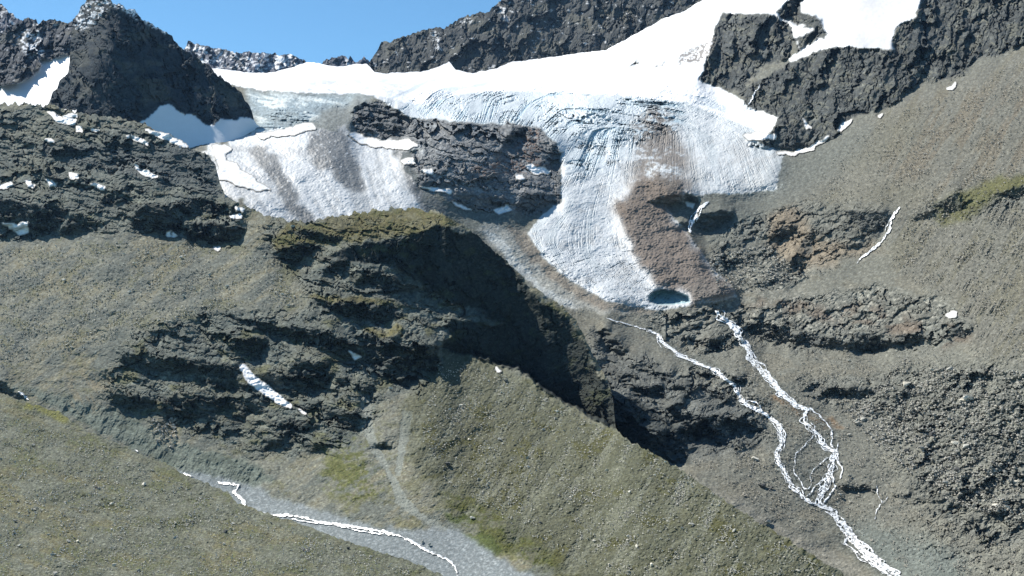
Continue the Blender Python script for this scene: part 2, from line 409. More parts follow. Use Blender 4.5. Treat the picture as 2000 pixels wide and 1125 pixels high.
N_GULLY = [[(702, 765), (718, 765), (724, 800), (732, 850), (748, 890), (766, 925), (780, 945), (792, 968), (822, 1000), (868, 1030), (905, 1062), (880, 1052), (838, 1024), (796, 1000), (772, 980), (766, 952), (750, 915), (728, 885), (712, 850), (704, 800)],
           [(786, 802), (806, 804), (800, 850), (790, 890), (782, 930), (772, 930), (776, 880), (780, 840)], [(857, 640), (866, 640), (864, 720), (857, 725)]]
N_GREENM = [[(620, 860), (700, 850), (760, 920), (760, 960), (700, 990), (640, 960)], [(850, 950), (900, 960), (1000, 1010), (1060, 1070), (1110, 1125), (1040, 1120), (950, 1060), (900, 1030)]]
N_LUSH = [[(845, 996), (880, 1003), (925, 1008), (915, 1022), (870, 1012)], [(900, 1045), (960, 1040), (985, 1075), (960, 1090), (920, 1065)]]

def make_N():
    base = tps(N_CTRL)
    cy = curve(CREST, gx, 2.0, 77, 10, 60)
    J = np.interp(gx, [870, 1000, 1200, 1300], [0, 0.09, 0.16, 0.16]) * (gx < 1215)
    base = base + J[None] * ss(0, 7, cy[None] - GY) * (GX > 860)
    g0 = np.clip(-np.gradient(tps(N_CTRL), ST, axis=0), 0.0004, 0.0013)
    g0 = blur(g0, 20)
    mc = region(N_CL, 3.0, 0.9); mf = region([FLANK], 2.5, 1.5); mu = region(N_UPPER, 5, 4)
    rocky = region(N_ROCKY, 8, 10)
    river = region(N_RIVERBED, 4, 3)
    mor = region(N_MORAINE, 5, 6)
    ms = ss(0.8, 1.3, n_str + 0.25 * n_sm) * rocky * 0.9
    n_fs = spec(4, 30, 1.2, 5, 8, 61)
    mcm = mc * (0.55 + 0.9 * ss(-0.5, 0.5, n_fs))
    mask = np.maximum.reduce([mcm * 1.3, mu * 0.75 * ss(-0.8, 0.4, n_str), ms]) * (1 - mf)
    d = cliffs(base, mask * 1.3, 60, 1.0)
    d = d + cliffs(base, mf * 1.1, 700, 1.0, eps=0.03) - base
    rough = 0.22 - 0.09 * rocky - 0.05 * mf
    rough *= (1 - 0.85 * river)
    d = d + g0 * (rough * S_gen + (0.20 + 0.10 * mor - 0.10 * rocky) * (1 - 0.5 * river) * S_fine + 0.12 * rocky * S_str + 0.24 * rocky * (1 - mf) * B_str + 0.10 * mf * B_rib + 0.10 * mor * gradn(n_gul) + 0.08 * (1 - mor) * (1 - rocky) * (1 - river) * gradn(n_gul2) + 0.05 * (1 - river) * (1 - rocky) * B_sm)
    clay = region(N_CLAY, 4, 3)
    d = d + g0 * clay * 0.2 * gradn(spec(4, 90, 1.8, 3, 118, 62)) + g0 * 0.35 * region(N_GULLY, 2, 1) * 3
    # ground colours, with the shade of the knoll flank painted in
    C = Canvas(SCREE)
    C.paint(ss(0.0, 1.4, 0.7 * n_gul2 + 0.7 * n_big), (0.215, 0.185, 0.13), 0.8)
    C.paint(ss(0.2, 1.2, -n_gul2 - 0.4 * n_mid), (0.135, 0.14, 0.132), 0.8)
    C.paint(ss(0.7, 1.3, n_sm + 0.6 * n_gul2), (0.28, 0.27, 0.24), 0.5)
    C.paint(ss(0.6, 1.6, n_mid + 0.6 * n_sm), GRASS, 0.45 )
    C.paint(rocky, ROCK, 0.55)
    C.paint(rocky * ss(0.5, 1.3, n_str + 0.5 * n_sm), LROCK, 0.25)
    C.paint(rocky * ss(0.5, 1.4, n_mid - 0.3) * (GY > 420), GRASS, 0.5)
    C.paint(mor, (0.165, 0.158, 0.118), 0.8)
    C.paint(mor * ss(0.4, 1.6, n_mid + 0.4 * n_big), (0.135, 0.125, 0.058), 0.8)
    C.paint(mor * ss(0.2, 1.2, n_gul + 0.4 * n_sm), (0.26, 0.25, 0.215), 0.75)
    gt = region(N_GRASSTOP, 5, 2)
    C.paint(gt, (0.135, 0.112, 0.045), 0.85)
    C.paint(gt * ss(0.1, 1.2, n_sm + 0.6 * n_mid), (0.075, 0.082, 0.03), 0.7)
    C.paint(gt * ss(0.5, 1.3, -n_mid + 0.4 * n_sm), (0.17, 0.155, 0.11), 0.6)
    C.paint(mc, (0.075, 0.08, 0.08), 0.7)
    C.vary(T_str * rocky * (1 - mf), 0.20); C.vary(T_rib * mf, 0.15)
    C.paint(mf, (0.032, 0.038, 0.038), 0.92)  # shade of the knoll's right flank put into the colour, nearly black
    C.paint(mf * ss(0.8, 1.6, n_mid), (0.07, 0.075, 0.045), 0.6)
    C.paint(mu, (0.085, 0.095, 0.105), 0.7)
    C.paint(clay, (0.15, 0.17, 0.155), 0.8)
    C.paint(clay * ss(0.3, 1.2, n_mid + .4 * n_sm), (0.09, 0.105, 0.095), 0.7)
    C.paint(region([[(120, 740), (160, 720), (230, 740), (190, 800), (150, 810)]], 8, 5) * ss(-.3, .8, S_rill / 3), (0.26, 0.21, 0.15), 0.6)
    gr = region(N_GREENM, 10, 6)
    C.paint(gr * ss(-0.8, 0.8, n_mid + 0.4 * n_sm), (0.13, 0.128, 0.04), 0.8)
    C.paint(gr * ss(0.5, 1.2, n_sm), (0.075, 0.09, 0.03), 0.6)
    C.paint(region(N_LUSH, 5, 2), GREEN, 0.8)
    gu = region(N_GULLY, 1.6, 0.8)
    C.paint(gu, (0.27, 0.27, 0.255), 0.95)
    C.paint(gu * ss(0.3, 1.0, n_sm2), (0.16, 0.16, 0.15), 0.6)
    C.paint(region([[(300, 820), (345, 815), (345, 870), (325, 880), (290, 850)]], 8, 4) * ss(0, .8, n_sm2), (0.33, 0.26, 0.2), 0.6)
    C.paint(river, GRAVEL, 0.95)
    C.paint(river * ss(0.4, 1.0, n_sm2), (0.29, 0.31, 0.31), 0.6)
    C.vary(n_sm2 * (1 - 0.6 * river), 0.13)
    C.tone((0.83, 0.88, 0.81), 1 - river); C.tone((0.68, 0.69, 0.64), mor)
    ids = np.zeros((NY, NX), int)
    ids[river > 0.5] = 1
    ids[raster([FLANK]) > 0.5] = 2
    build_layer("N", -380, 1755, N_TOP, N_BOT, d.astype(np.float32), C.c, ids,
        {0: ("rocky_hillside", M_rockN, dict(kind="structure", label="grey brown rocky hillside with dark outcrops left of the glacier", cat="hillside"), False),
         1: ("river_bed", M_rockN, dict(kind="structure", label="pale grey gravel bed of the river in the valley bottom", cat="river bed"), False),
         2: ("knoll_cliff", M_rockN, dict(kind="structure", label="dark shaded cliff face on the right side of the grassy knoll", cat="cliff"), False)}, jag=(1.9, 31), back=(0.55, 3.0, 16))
    return d

# ================================================================ FOREGROUND SLOPE
F_TOP = [(-380, 745), (0, 768), (30, 777), (60, 789), (115, 804), (136, 819), (169, 840), (224, 864), (281, 891), (333, 909), (360, 927), (399, 942), (447, 963), (462, 981),
         (514, 1000), (600, 1027), (651, 1048), (742, 1078), (802, 1096), (857, 1120), (930, 1150), (1050, 1205)]
def make_F():
    base = tps([(-380, 745, 1030), (0, 768, 1000), (224, 864, 900), (447, 963, 800), (857, 1120, 620), (1050, 1200, 540), (0, 1125, 560), (400, 1125, 590), (0, 950, 760), (200, 1000, 720), (0, 1206, 490), (-380, 1000, 700), (600, 1100, 620)])
    g0 = np.clip(-np.gradient(base, ST, axis=0), 0.0006, 0.003)
    d = base + g0 * (0.17 * S_gen + 0.20 * S_fine + 0.035 * B_sm + 0.10 * gradn(n_flat))
    C = Canvas((0.15, 0.148, 0.12))
    C.paint(ss(0.1, 1.5, n_flat + 0.6 * n_big), (0.175, 0.155, 0.10), 0.8)
    C.paint(ss(0.4, 1.5, -n_flat - 0.3 * n_mid), (0.115, 0.118, 0.095), 0.6)
    C.paint(ss(0.7, 1.6, n_mid + 0.5 * n_sm), (0.125, 0.125, 0.055), 0.5)
    C.paint(ss(0.3, 1.3, -n_mid + 0.4 * n_sm), (0.185, 0.185, 0.165), 0.6)
    C.paint(ss(1.1, 1.7, n_sm2 + 0.3 * n_mid), (0.06, 0.075, 0.03), 0.5)
    C.paint(region([[(50, 785), (115, 803), (140, 820), (128, 826), (90, 812), (50, 795)]], 3, 2), (0.17, 0.16, 0.045), 0.8)
    C.vary(n_sm2, 0.15); C.tone((0.80, 0.85, 0.76), np.ones_like(GX))
    build_layer("F", -380, 1045, F_TOP, [(-380, 1206), (1050, 1206)], d.astype(np.float32), C.c, np.zeros((NY, NX), int),
        {0: ("grassy_slope", M_rockF, dict(kind="structure", label="thinly grassed stony slope filling the lower left corner", cat="slope"), False)}, back=(0.5, 0.9, 14), jag=(1.2, 32))
    return d

# ================================================================ GLACIER BASIN AND RIGHT VALLEY SIDE
G_TOP = [(330, 128), (415, 133), (500, 143), (540, 140), (575, 130), (598, 121), (625, 124), (640, 128), (672, 130), (700, 124), (716, 124), (732, 142), (760, 143), (830, 139), (862, 128), (877, 121), (890, 136), (923, 143), (971, 133),
         (999, 121), (1059, 114), (1137, 103), (1183, 98), (1231, 72), (1270, 51), (1298, 35), (1334, 23), (1373, 0), (1400, -15), (1450, -30), (1600, -60), (2440, -80)]
G_CTRL = [(470, 287, 2330), (425, 300, 2230), (450, 258, 2520), (500, 235, 2600), (1800, 1125, 1080), (1640, 1140, 1130), (2000, 1120, 1020), (1500, 960, 1280), (1300, 830, 1440), (1200, 700, 1680), (1150, 630, 1800), (1300, 600, 1900), (1500, 760, 1520), (1500, 620, 1820), (1700, 620, 1690),
          (1150, 450, 2150), (1150, 280, 2500), (1150, 215, 2620), (1100, 160, 3250), (1100, 125, 3900), (900, 150, 3500), (900, 190, 2900), (600, 435, 1950), (700, 350, 2130), (650, 250, 2430), (550, 250, 2450), (550, 185, 2800), (550, 145, 3500), (400, 140, 3500),
          (900, 400, 2100), (900, 245, 2420), (420, 330, 2150), (2000, 700, 1330), (2000, 400, 1600), (2000, 120, 1980), (1700, 250, 2130), (1600, 300, 2250), (1700, 500, 1800), (1500, 380, 2200), (1400, 180, 2700), (1450, 120, 2750),
          (1300, 90, 3250), (1380, 5, 3700), (1650, 60, 2600), (1600, -40, 3100), (1850, 20, 2450), (2100, 0, 2150), (1850, 850, 1300), (2100, 900, 1150), (2120, 500, 1430), (960, 500, 1980), (1350, 480, 2070), (1600, 450, 1960)]
G_CL = [
 [(1165, 644), (1189, 641), (1201, 659), (1227, 689), (1207, 695), (1192, 683)], [(1264, 725), (1307, 728), (1319, 750), (1355, 762), (1349, 771), (1313, 756), (1280, 737)],
 [(1228, 750), (1295, 753), (1316, 783), (1267, 774), (1237, 762)], [(1328, 730), (1354, 731), (1354, 743), (1340, 740)], [(1367, 759), (1416, 765), (1422, 783), (1385, 771)],
 [(1289, 789), (1367, 810), (1382, 813), (1422, 864), (1419, 873), (1373, 852), (1364, 861), (1337, 846), (1298, 813)],
 [(1403, 813), (1488, 822), (1493, 846), (1449, 840), (1403, 826)],
 [(1150, 770), (1195, 775), (1228, 792), (1243, 822), (1252, 831), (1307, 840), (1340, 864), (1343, 890), (1331, 910), (1267, 890), (1200, 850), (1150, 830)],
 [(1367, 725), (1416, 731), (1413, 740), (1373, 733)], [(1422, 733), (1461, 736), (1446, 745)], [(1334, 659), (1373, 665), (1403, 659), (1409, 683), (1379, 673), (1340, 668)],
 [(1460, 632), (1506, 632), (1536, 647), (1533, 671), (1497, 671), (1463, 650)], [(1545, 653), (1581, 650), (1657, 665), (1663, 683), (1612, 680), (1551, 668)],
 [(1666, 653), (1702, 653), (1748, 668), (1757, 677), (1690, 686), (1669, 674)], [(1751, 653), (1808, 656), (1805, 668), (1772, 680), (1757, 671)], [(1856, 638), (1899, 644), (1899, 653), (1862, 662)],
 [(1596, 756), (1660, 759), (1708, 756), (1711, 765), (1657, 774), (1612, 774)], [(1853, 731), (1938, 731), (1941, 738), (1884, 741)], [(1793, 801), (1847, 812), (1829, 820)],
 [(1805, 939), (1838, 942), (1838, 954), (1811, 948)], [(1914, 990), (1962, 1000), (1940, 1012)], [(1636, 942), (1714, 954), (1711, 962), (1642, 956)], [(1742, 966), (1781, 966), (1775, 977)],
 [(1518, 448), (1530, 439), (1554, 439), (1551, 454), (1521, 475)], [(1566, 475), (1587, 451), (1590, 469), (1581, 496), (1572, 496)],
 [(1651, 412), (1729, 412), (1732, 439), (1714, 469), (1696, 463), (1660, 430)], [(1642, 478), (1702, 472), (1681, 487), (1657, 487)], [(1521, 524), (1554, 506), (1569, 521), (1545, 530)],
 [(1409, 509), (1457, 506), (1454, 515), (1418, 516)], [(1823, 397), (1869, 379), (1881, 400), (1866, 415), (1835, 409)], [(1944, 379), (2010, 356), (2100, 330), (2100, 352), (2000, 382), (1953, 388)],
 [(1780, 420), (1823, 410), (1830, 420), (1795, 428)],
 [(1355, 430), (1379, 415), (1434, 412), (1425, 433), (1394, 451), (1358, 451)], [(1267, 391), (1292, 382), (1328, 379), (1361, 379), (1364, 394), (1334, 397), (1298, 404), (1270, 397)],
 [(1316, 430), (1343, 433), (1346, 454), (1328, 445)],
 [(687, 212), (712, 200), (742, 196), (763, 206), (796, 224), (805, 242), (790, 263), (772, 275), (736, 272), (693, 257), (687, 239)],
 [(881, 385), (893, 376), (953, 379), (990, 388), (984, 403), (923, 410), (893, 400)], [(1014, 379), (1096, 379), (1098, 391), (1074, 406), (1044, 418), (1008, 415)],
 [(920, 342), (969, 339), (966, 351), (929, 357)], [(817, 351), (839, 351), (893, 363), (881, 370), (817, 360)], [(1074, 281), (1092, 284), (1096, 317), (1089, 335), (1068, 330)],
 [(999, 251), (1029, 248), (999, 290), (969, 299)], [(1228, 127), (1243, 120), (1240, 126)], [(1280, 130), (1298, 118), (1290, 128)],
 [(1497, 257), (1569, 233), (1572, 248), (1530, 257)], [(1470, 278), (1581, 266), (1593, 272), (1581, 281), (1536, 293), (1479, 287)],
]
CRAG_A = [(1412, 27), (1448, 24), (1491, 27), (1515, 33), (1545, 54), (1551, 76), (1542, 115), (1491, 130), (1445, 178), (1400, 169), (1368, 157), (1382, 110), (1395, 60)]
CRAG_B = [(1445, 181), (1536, 127), (1612, 94), (1657, 91), (1702, 97), (1745, 97), (1742, 73), (1751, 54), (1787, 36), (1799, 0), (1805, -90), (2440, -90), (2440, 20), (2000, 85), (1959, 106), (1914, 112), (1884, 145), (1802, 163), (1757, 193), (1714, 224), (1702, 212), (1663, 236), (1640, 262), (1581, 290), (1500, 290), (1465, 285), (1500, 262), (1521, 228), (1460, 212)]
CRAG_C = [(1512, 27), (1530, 9), (1569, -10), (1569, 24), (1606, 36), (1612, 73), (1563, 97), (1551, 76), (1587, 57), (1545, 45)]
BUTT = [(690, 212), (742, 196), (802, 230), (848, 233), (890, 239), (984, 242), (1014, 239), (1059, 251), (1089, 281), (1095, 320), (1098, 392), (1050, 420), (990, 415), (900, 408), (885, 392), (815, 362), (815, 335), (800, 310), (820, 290), (800, 278), (736, 274), (690, 258)]
SNOWP = [(300, 90), (1400, -90), (1820, -90), (1799, 0), (1787, 36), (1751, 54), (1742, 80), (1748, 97), (1657, 91), (1612, 94), (1545, 122), (1542, 115), (1563, 97), (1551, 76), (1545, 54), (1500, 27), (1412, 27), (1395, 60), (1382, 115), (1370, 160), (1420, 178), (1460, 212), (1521, 228), (1500, 262), (1440, 240), (1340, 200), (1200, 185), (1000, 178), (900, 182), (830, 205), (790, 200), (730, 185), (620, 182), (540, 178), (480, 172), (400, 150)]
GLAC = [(720, 180), (1000, 170), (1300, 168), (1400, 172), (1440, 190), (1500, 232), (1510, 245), (1465, 270), (1530, 300), (1515, 370), (1440, 378), (1370, 380), (1340, 376), (1335, 395), (1270, 395), (1300, 405), (1340, 450), (1360, 480), (1390, 520), (1430, 560), (1440, 580), (1400, 590), (1350, 594), (1290, 607), (1180, 587), (1110, 545), (1060, 500), (1030, 455), (1060, 420), (1098, 392), (1095, 320), (1089, 281), (1050, 250), (860, 236), (800, 228), (742, 196)]
BROWNM = [(1205, 400), (1228, 370), (1250, 345), (1280, 350), (1310, 345), (1345, 376), (1335, 395), (1270, 395), (1300, 405), (1340, 450), (1360, 480), (1390, 520), (1430, 560), (1440, 582), (1350, 596), (1345, 575), (1290, 562), (1255, 525), (1230, 490), (1220, 450)]
LGLAC = [(400, 290), (430, 282), (500, 258), (560, 258), (605, 250), (660, 250), (690, 258), (740, 272), (800, 275), (815, 290), (780, 300), (800, 350), (835, 400), (845, 440), (700, 450), (560, 445), (520, 425), (480, 400), (430, 375), (415, 330)]
LDEB = [[(478, 292), (520, 285), (560, 340), (590, 400), (640, 445), (600, 445), (560, 410), (530, 350)], [(605, 262), (640, 245), (680, 262), (690, 300), (712, 350), (718, 378), (680, 372), (650, 340), (620, 330), (600, 300)], [(770, 290), (800, 300), (830, 360), (880, 420), (840, 440), (800, 370)]]
FRINGE = [(925, 440), (960, 435), (1030, 455), (1065, 505), (1120, 550), (1190, 592), (1290, 608), (1200, 612), (1130, 605), (1060, 575), (1000, 520), (960, 480)]
CAVE = [(1267, 580), (1275, 571), (1290, 566), (1315, 568), (1343, 579), (1348, 590), (1313, 595), (1285, 595), (1270, 589)]
G_ROCKY = [BUTT, CRAG_A, CRAG_B, CRAG_C, [(1380, 480), (1420, 440), (1500, 420), (1560, 395), (1740, 405), (1730, 470), (1700, 490), (1620, 520), (1540, 560), (1450, 560), (1400, 520)],
           [(1250, 615), (1400, 600), (1540, 590), (1700, 560), (1850, 590), (1910, 650), (1800, 690), (1600, 690), (1450, 670), (1420, 700), (1330, 680)],
           [(1150, 640), (1230, 690), (1300, 720), (1460, 730), (1510, 800), (1500, 860), (1430, 880), (1350, 900), (1150, 830)],
           [(1550, 740), (1700, 740), (1800, 720), (1950, 720), (2440, 760), (2440, 1100), (1900, 1050), (1800, 960), (1800, 850), (1600, 790)], [(1800, 400), (2440, 300), (2440, 350), (2000, 400), (1830, 430)]]

R1 = [(1396, 606), (1410, 620), (1425, 632), (1440, 648), (1447, 663), (1465, 690), (1475, 707), (1488, 725), (1505, 742), (1520, 760), (1538, 778), (1560, 793), (1580, 802)]
R1a = [(1578, 800), (1570, 808), (1572, 825), (1585, 838), (1600, 850), (1602, 865), (1615, 873), (1630, 883), (1628, 900), (1622, 920), (1610, 945), (1605, 965), (1600, 985), (1612, 990)]
R1b = [(1580, 802), (1600, 810), (1612, 825), (1623, 840), (1625, 855), (1622, 870), (1632, 883)]
R1c = [(1636, 865), (1634, 880), (1632, 895), (1645, 912), (1641, 935)]
R1d = [(1590, 850), (1570, 872), (1556, 885), (1553, 905), (1552, 920), (1565, 940), (1572, 955), (1580, 955), (1585, 945), (1582, 930), (1590, 915), (1620, 893)]
R1e = [(1622, 925), (1604, 940), (1592, 950), (1583, 965), (1570, 970)]; R1f = [(1625, 925), (1632, 950), (1622, 965), (1608, 985)]
R2 = [(1265, 645), (1285, 652), (1290, 665), (1310, 680), (1325, 692), (1345, 702), (1375, 714), (1395, 722), (1412, 737), (1435, 752), (1443, 770), (1455, 788), (1480, 800), (1500, 812), (1520, 828), (1525, 845), (1527, 865),
      (1517, 885), (1522, 905), (1535, 925), (1540, 942), (1555, 955), (1568, 972), (1590, 983), (1610, 988)]
R3 = [(1590, 983), (1610, 988), (1625, 998), (1640, 1015), (1655, 1035), (1665, 1050), (1685, 1068), (1700, 1085), (1725, 1103), (1745, 1120), (1765, 1145), (1780, 1170)]
R3b = [(1655, 1035), (1648, 1060), (1665, 1072), (1680, 1085), (1705, 1103), (1735, 1122), (1760, 1145)]
def buffered(paths, wd):
    m = np.zeros((NY, NX), np.float32)
    for P in paths:
        for (xa, ya), (xb, yb) in zip(P[:-1], P[1:]):
            n = max(2, int(math.hypot(xb - xa, yb - ya) / ST))
            for k in range(n + 1):
                x = xa + (xb - xa) * k / n; y = ya + (yb - ya) * k / n
                i_, j_ = int((x - X0) / ST), int((y - Y0) / ST)
                if 0 <= i_ < NX and 0 <= j_ < NY: m[j_, i_] = 1
    m = blur(m, wd); return np.clip(m / (0.35 * m.max()), 0, 1)

def make_G():
    base = tps(G_CTRL)
    g0 = blur(np.clip(-np.gradient(base, ST, axis=0), 0.0004, 0.0016), 15)
    mc = region(G_CL, 3.0, 0.8)
    cr = region([CRAG_A, CRAG_B, CRAG_C], 3.0, 1.5)
    butt = region([BUTT], 3, 1.5)
    rocky = region(G_ROCKY, 6, 5)
    snow = region([SNOWP], 1.2, 0.8) * (1 - cr) * (1 - mc)
    glac = region([GLAC], 1.5, 1.0) * (1 - butt); lgl = region([LGLAC], 7, 2); brown = region([BROWNM], 6, 5)
    lowb = region([[(1880, 700), (2440, 650), (2440, 1206), (1850, 1206), (1780, 1000), (1700, 800)]], 20, 25)
    ice = np.maximum.reduce([snow, glac * (1 - brown), lgl])
    icy = np.maximum(np.maximum(snow, glac), lgl)
    ms = ss(0.75, 1.2, n_strb * (GX > 1300) + n_str * (GX <= 1300) + 0.25 * n_sm) * rocky * 0.9 * (1 - icy)
    crm = cr * (0.58 + 0.35 * ss(-0.3, 0.6, S_ribb / 2.0))
    n_fs = spec(4, 30, 1.2, 5, 8, 61)
    mcm = mc * (0.6 + 0.85 * ss(-0.5, 0.5, n_fs))
    mask = np.maximum.reduce([mcm * 1.3, crm, ms, butt * 0.12])
    mask *= (1 - 0.9 * np.maximum(glac, snow) * (1 - mc)) * (1 - 0.35 * butt)
    d = cliffs(base, mask * 1.3, 55, 1.0)
    # glacier: crevasses and flow bands follow the ice
    FLOW = [(740, 190, -27), (850, 210, -50), (950, 215, -75), (1020, 235, -60), (1000, 182, -12), (900, 178, -15), (1080, 240, -45), (1150, 200, 5), (1250, 200, 5), (1350, 188, 8), (1150, 225, 8), (1250, 228, 10), (1420, 210, 15), (1480, 230, 25), (1400, 240, 20),
            (1115, 300, 120), (1170, 290, 110), (1220, 290, 95), (1100, 370, 118), (1150, 380, 105), (1200, 380, 100), (1080, 430, 130), (1150, 460, 92), (1200, 460, 80), (1100, 510, 60), (1180, 540, 50), (1250, 570, 35), (1240, 330, 98), (1290, 300, 100),
            (1340, 300, 85), (1400, 300, 75), (1450, 330, 75), (1500, 330, 70), (1380, 350, 80), (450, 330, 50), (560, 370, 55), (620, 290, 50), (700, 300, 80), (730, 350, 75), (780, 370, 55), (560, 280, -25), (500, 300, 0), (900, 150, -3), (600, 165, 4), (500, 165, 8), (700, 170, 5),
            (1400, 60, -45), (1300, 100, -35), (1650, 50, -55), (1750, 50, -50), (1000, 480, 60), (1060, 560, 40), (1330, 480, 60), (1250, 450, 75), (520, 215, 5), (600, 210, 4)]
    st1 = lic(FLOW, 400, 1830, -80, 620, 1.0, 16, 5); st2 = lic(FLOW, 400, 1830, -80, 620, 2.6, 40, 6)
    st1 = st1 * (0.95 + 0.3 * n_mid); crev = ss(0.6, 1.7, st1 + 0.8 * st2) ; crev2 = ss(0.7, 1.7, st2)
    fall = region([[(800, 180), (1000, 176), (1300, 186), (1340, 215), (1330, 250), (1230, 300), (1150, 350), (1095, 330), (1089, 280), (1050, 250), (860, 236), (780, 215)]], 8, 8)
    fallb = region([[(1060, 185), (1330, 190), (1340, 235), (1250, 260), (1120, 250)]], 12, 10)
    leftfall = region([[(480, 178), (640, 185), (720, 188), (690, 205), (640, 225), (570, 262), (500, 262), (490, 225)]], 5, 5)
    rid = -np.abs(spec(6, 60, 1.2, 5, 4, 53)); rid = gradn(rid)
    gl = glac * (1 - brown)
    d = d + g0 * gl * ((0.7 + 4.2 * fall) * crev * (0.6 + 0.6 * ss(-1, 1, n_mid)) - (0.25 + 0.3 * fall) * st2 * 0.8)
    d = d + g0 * fall * 0.14 * (B_sm + 0.7 * B_str) * ss(-0.4, 1.0, n_mid + 0.5 * n_big)
    d = d + g0 * ((1.6 * fallb + leftfall * 2.2) * crev2 * 1.8 + 0.7 * snow * ss(140, 172, GY) * crev2 * ss(-.5, 1, n_mid) + lgl * 0.4 * st2)
    d = d + g0 * 0.55 * leftfall * gradn(spec(5, 32, 1.4, 5.0, 6, 64))
    # short transverse crevasses near the snout
    tc = lic([(a_, b_, an_ - 80) for a_, b_, an_ in FLOW], 1000, 1400, 420, 620, 1.0, 14, 9)
    d = d + g0 * gl * ss(470, 510, GY) * ss(1.5, 2.2, tc) * 2.0
    lip = ss(205, 222, GY) * (1 - ss(222, 262, GY)) * fall
    rough = 0.16 - 0.03 * rocky + 0.06 * lowb
    rough = rough * (1 - icy) + icy * 0.07 + 0.10 * glac + 0.08 * lgl + brown * 0.2
    fine = (0.15 - 0.06 * rocky + 0.06 * lowb) * (1 - icy) + 0.03 * snow + 0.12 * glac + 0.15 * lgl + 0.25 * brown
    # moraine ridge on the ice
    d = d - 0.012 * blur(brown, 10)
    scr = region([[(1500, 380), (1640, 260), (1760, 195), (1890, 150), (2000, 90), (2440, 20), (2440, 700), (1900, 700), (1870, 600), (1740, 520), (1750, 400), (1550, 395)]], 6, 10)
    ri = rocky * (1 - icy)
    d = d + g0 * (rough * S_gen + fine * S_fine + 0.19 * ri * (1 - cr) * np.where(GX > 1300, B_strb, B_str) + 0.24 * cr * B_ribb + 0.13 * lowb * B_sm + 0.10 * lowb * B_strb + 0.03 * (1 - icy) * B_sm
                  + 0.08 * scr * gradn(n_gul) + 0.22 * scr * (0.6 + 0.6 * n_mid) * gradn(spec(4, 80, 1.6, 9, 121, 63) + 0.5 * spec(4, 80, 1.6, 9, 108, 66)) * ss(360, 460, GY + 0.35 * (GX - 1800)) + 0.05 * (fallb + leftfall * 0.7) * B_str )
    d = d - 0.016 * blur(glac * (GY > 300), 14)
    # ice cave at the snout: recess
    cv = blur(raster([CAVE]), 1.2)
    d = d + 0.016 * cv
    # colour
    C = Canvas((0.185, 0.178, 0.155))
    C.paint(ss(0.1, 1.3, n_mid + 0.6 * n_big), (0.195, 0.175, 0.14), 0.5)
    C.paint(scr, (0.185, 0.172, 0.148), 0.6)
    C.paint(scr * ss(0.2, 1.5, -n_gul), (0.15, 0.142, 0.125), 0.5)
    C.paint(scr * ss(0.2, 1.6, n_gul + 0.6 * n_big), (0.165, 0.148, 0.105), 0.5)
    C.paint(region([[(1500, 310), (1640, 270), (1720, 230), (1700, 300), (1600, 360), (1500, 420)], [(1380, 390), (1520, 375), (1560, 400), (1440, 470), (1380, 480)]], 12, 14), (0.145, 0.15, 0.14), 0.7)
    C.paint(region([[(1800, 200), (2440, 60), (2440, 330), (1950, 340), (1820, 380), (1700, 340)]], 25, 25) * ss(-.6, 1, n_gul), (0.19, 0.155, 0.125), 0.6)
    C.paint(region([[(1740, 220), (1800, 200), (1780, 300), (1700, 330), (1640, 340)], [(1560, 395), (1780, 350), (1820, 400), (1700, 405), (1560, 410)]], 12, 10), (0.165, 0.152, 0.12), 0.6)
    C.paint(region([[(1373, 946), (1434, 970), (1500, 1010), (1560, 1045), (1680, 1110), (1700, 1140), (1560, 1080), (1434, 1000)]], 4, 4), (0.27, 0.25, 0.22), 0.6)
    C.paint(rocky, (0.17, 0.17, 0.155), 0.5)
    C.paint(lowb * ss(-0.3, 1.0, T_sm * 0.5 + 0.6 * n_mid), (0.29, 0.28, 0.24), 0.7)
    C.paint(rocky * ss(0.3, 1.1, n_sm + 0.5 * n_strb), LROCK, 0.55)
    C.paint(region([[(1240, 612), (1540, 575), (1700, 560), (1860, 600), (1780, 640), (1450, 640)], [(1380, 500), (1560, 480), (1600, 530), (1520, 570), (1420, 560)]], 10, 8) * ss(0.0, 0.9, n_sm + .5 * n_strb), (0.42, 0.39, 0.34), 0.55)
    C.paint(region([[(1500, 420), (1560, 400), (1600, 470), (1720, 480), (1640, 510), (1540, 530), (1500, 470)]], 8, 6), (0.27, 0.2, 0.14), 0.6)
    C.paint(region([[(1400, 585), (1700, 600), (1860, 640), (1900, 655), (1850, 680), (1700, 640), (1500, 605)]], 8, 6) * ss(-.4, .8, n_mid), (0.17, 0.115, 0.085), 0.6)
    C.paint(region([[(1500, 765), (1560, 790), (1630, 820), (1650, 840), (1610, 835), (1540, 800)]], 4, 2), (0.3, 0.16, 0.07), 0.6)
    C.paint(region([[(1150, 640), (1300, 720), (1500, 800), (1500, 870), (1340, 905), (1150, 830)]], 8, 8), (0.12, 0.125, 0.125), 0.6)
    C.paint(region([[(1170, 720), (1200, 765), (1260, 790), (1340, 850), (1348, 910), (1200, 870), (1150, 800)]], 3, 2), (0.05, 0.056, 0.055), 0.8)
    C.paint(region([[(1640, 1040), (1660, 1010), (1800, 1040), (1900, 1100), (1850, 1180), (1740, 1130)], [(860, 410), (1000, 420), (1030, 440), (960, 450), (900, 440)]], 10, 10), (0.16, 0.185, 0.18), 0.6)
    C.paint(region([[(1940, 350), (2440, 290), (2440, 340), (2000, 370), (1900, 410), (1820, 400)], [(1820, 395), (1900, 380), (1890, 430), (1840, 440)]], 6, 4), (0.12, 0.115, 0.035), 0.75)
    C.paint(cr, (0.07, 0.077, 0.075), 0.9)
    C.paint(cr * ss(0.3, 1.4, n_sm + 0.7 * n_mid), (0.17, 0.17, 0.135), 0.65)
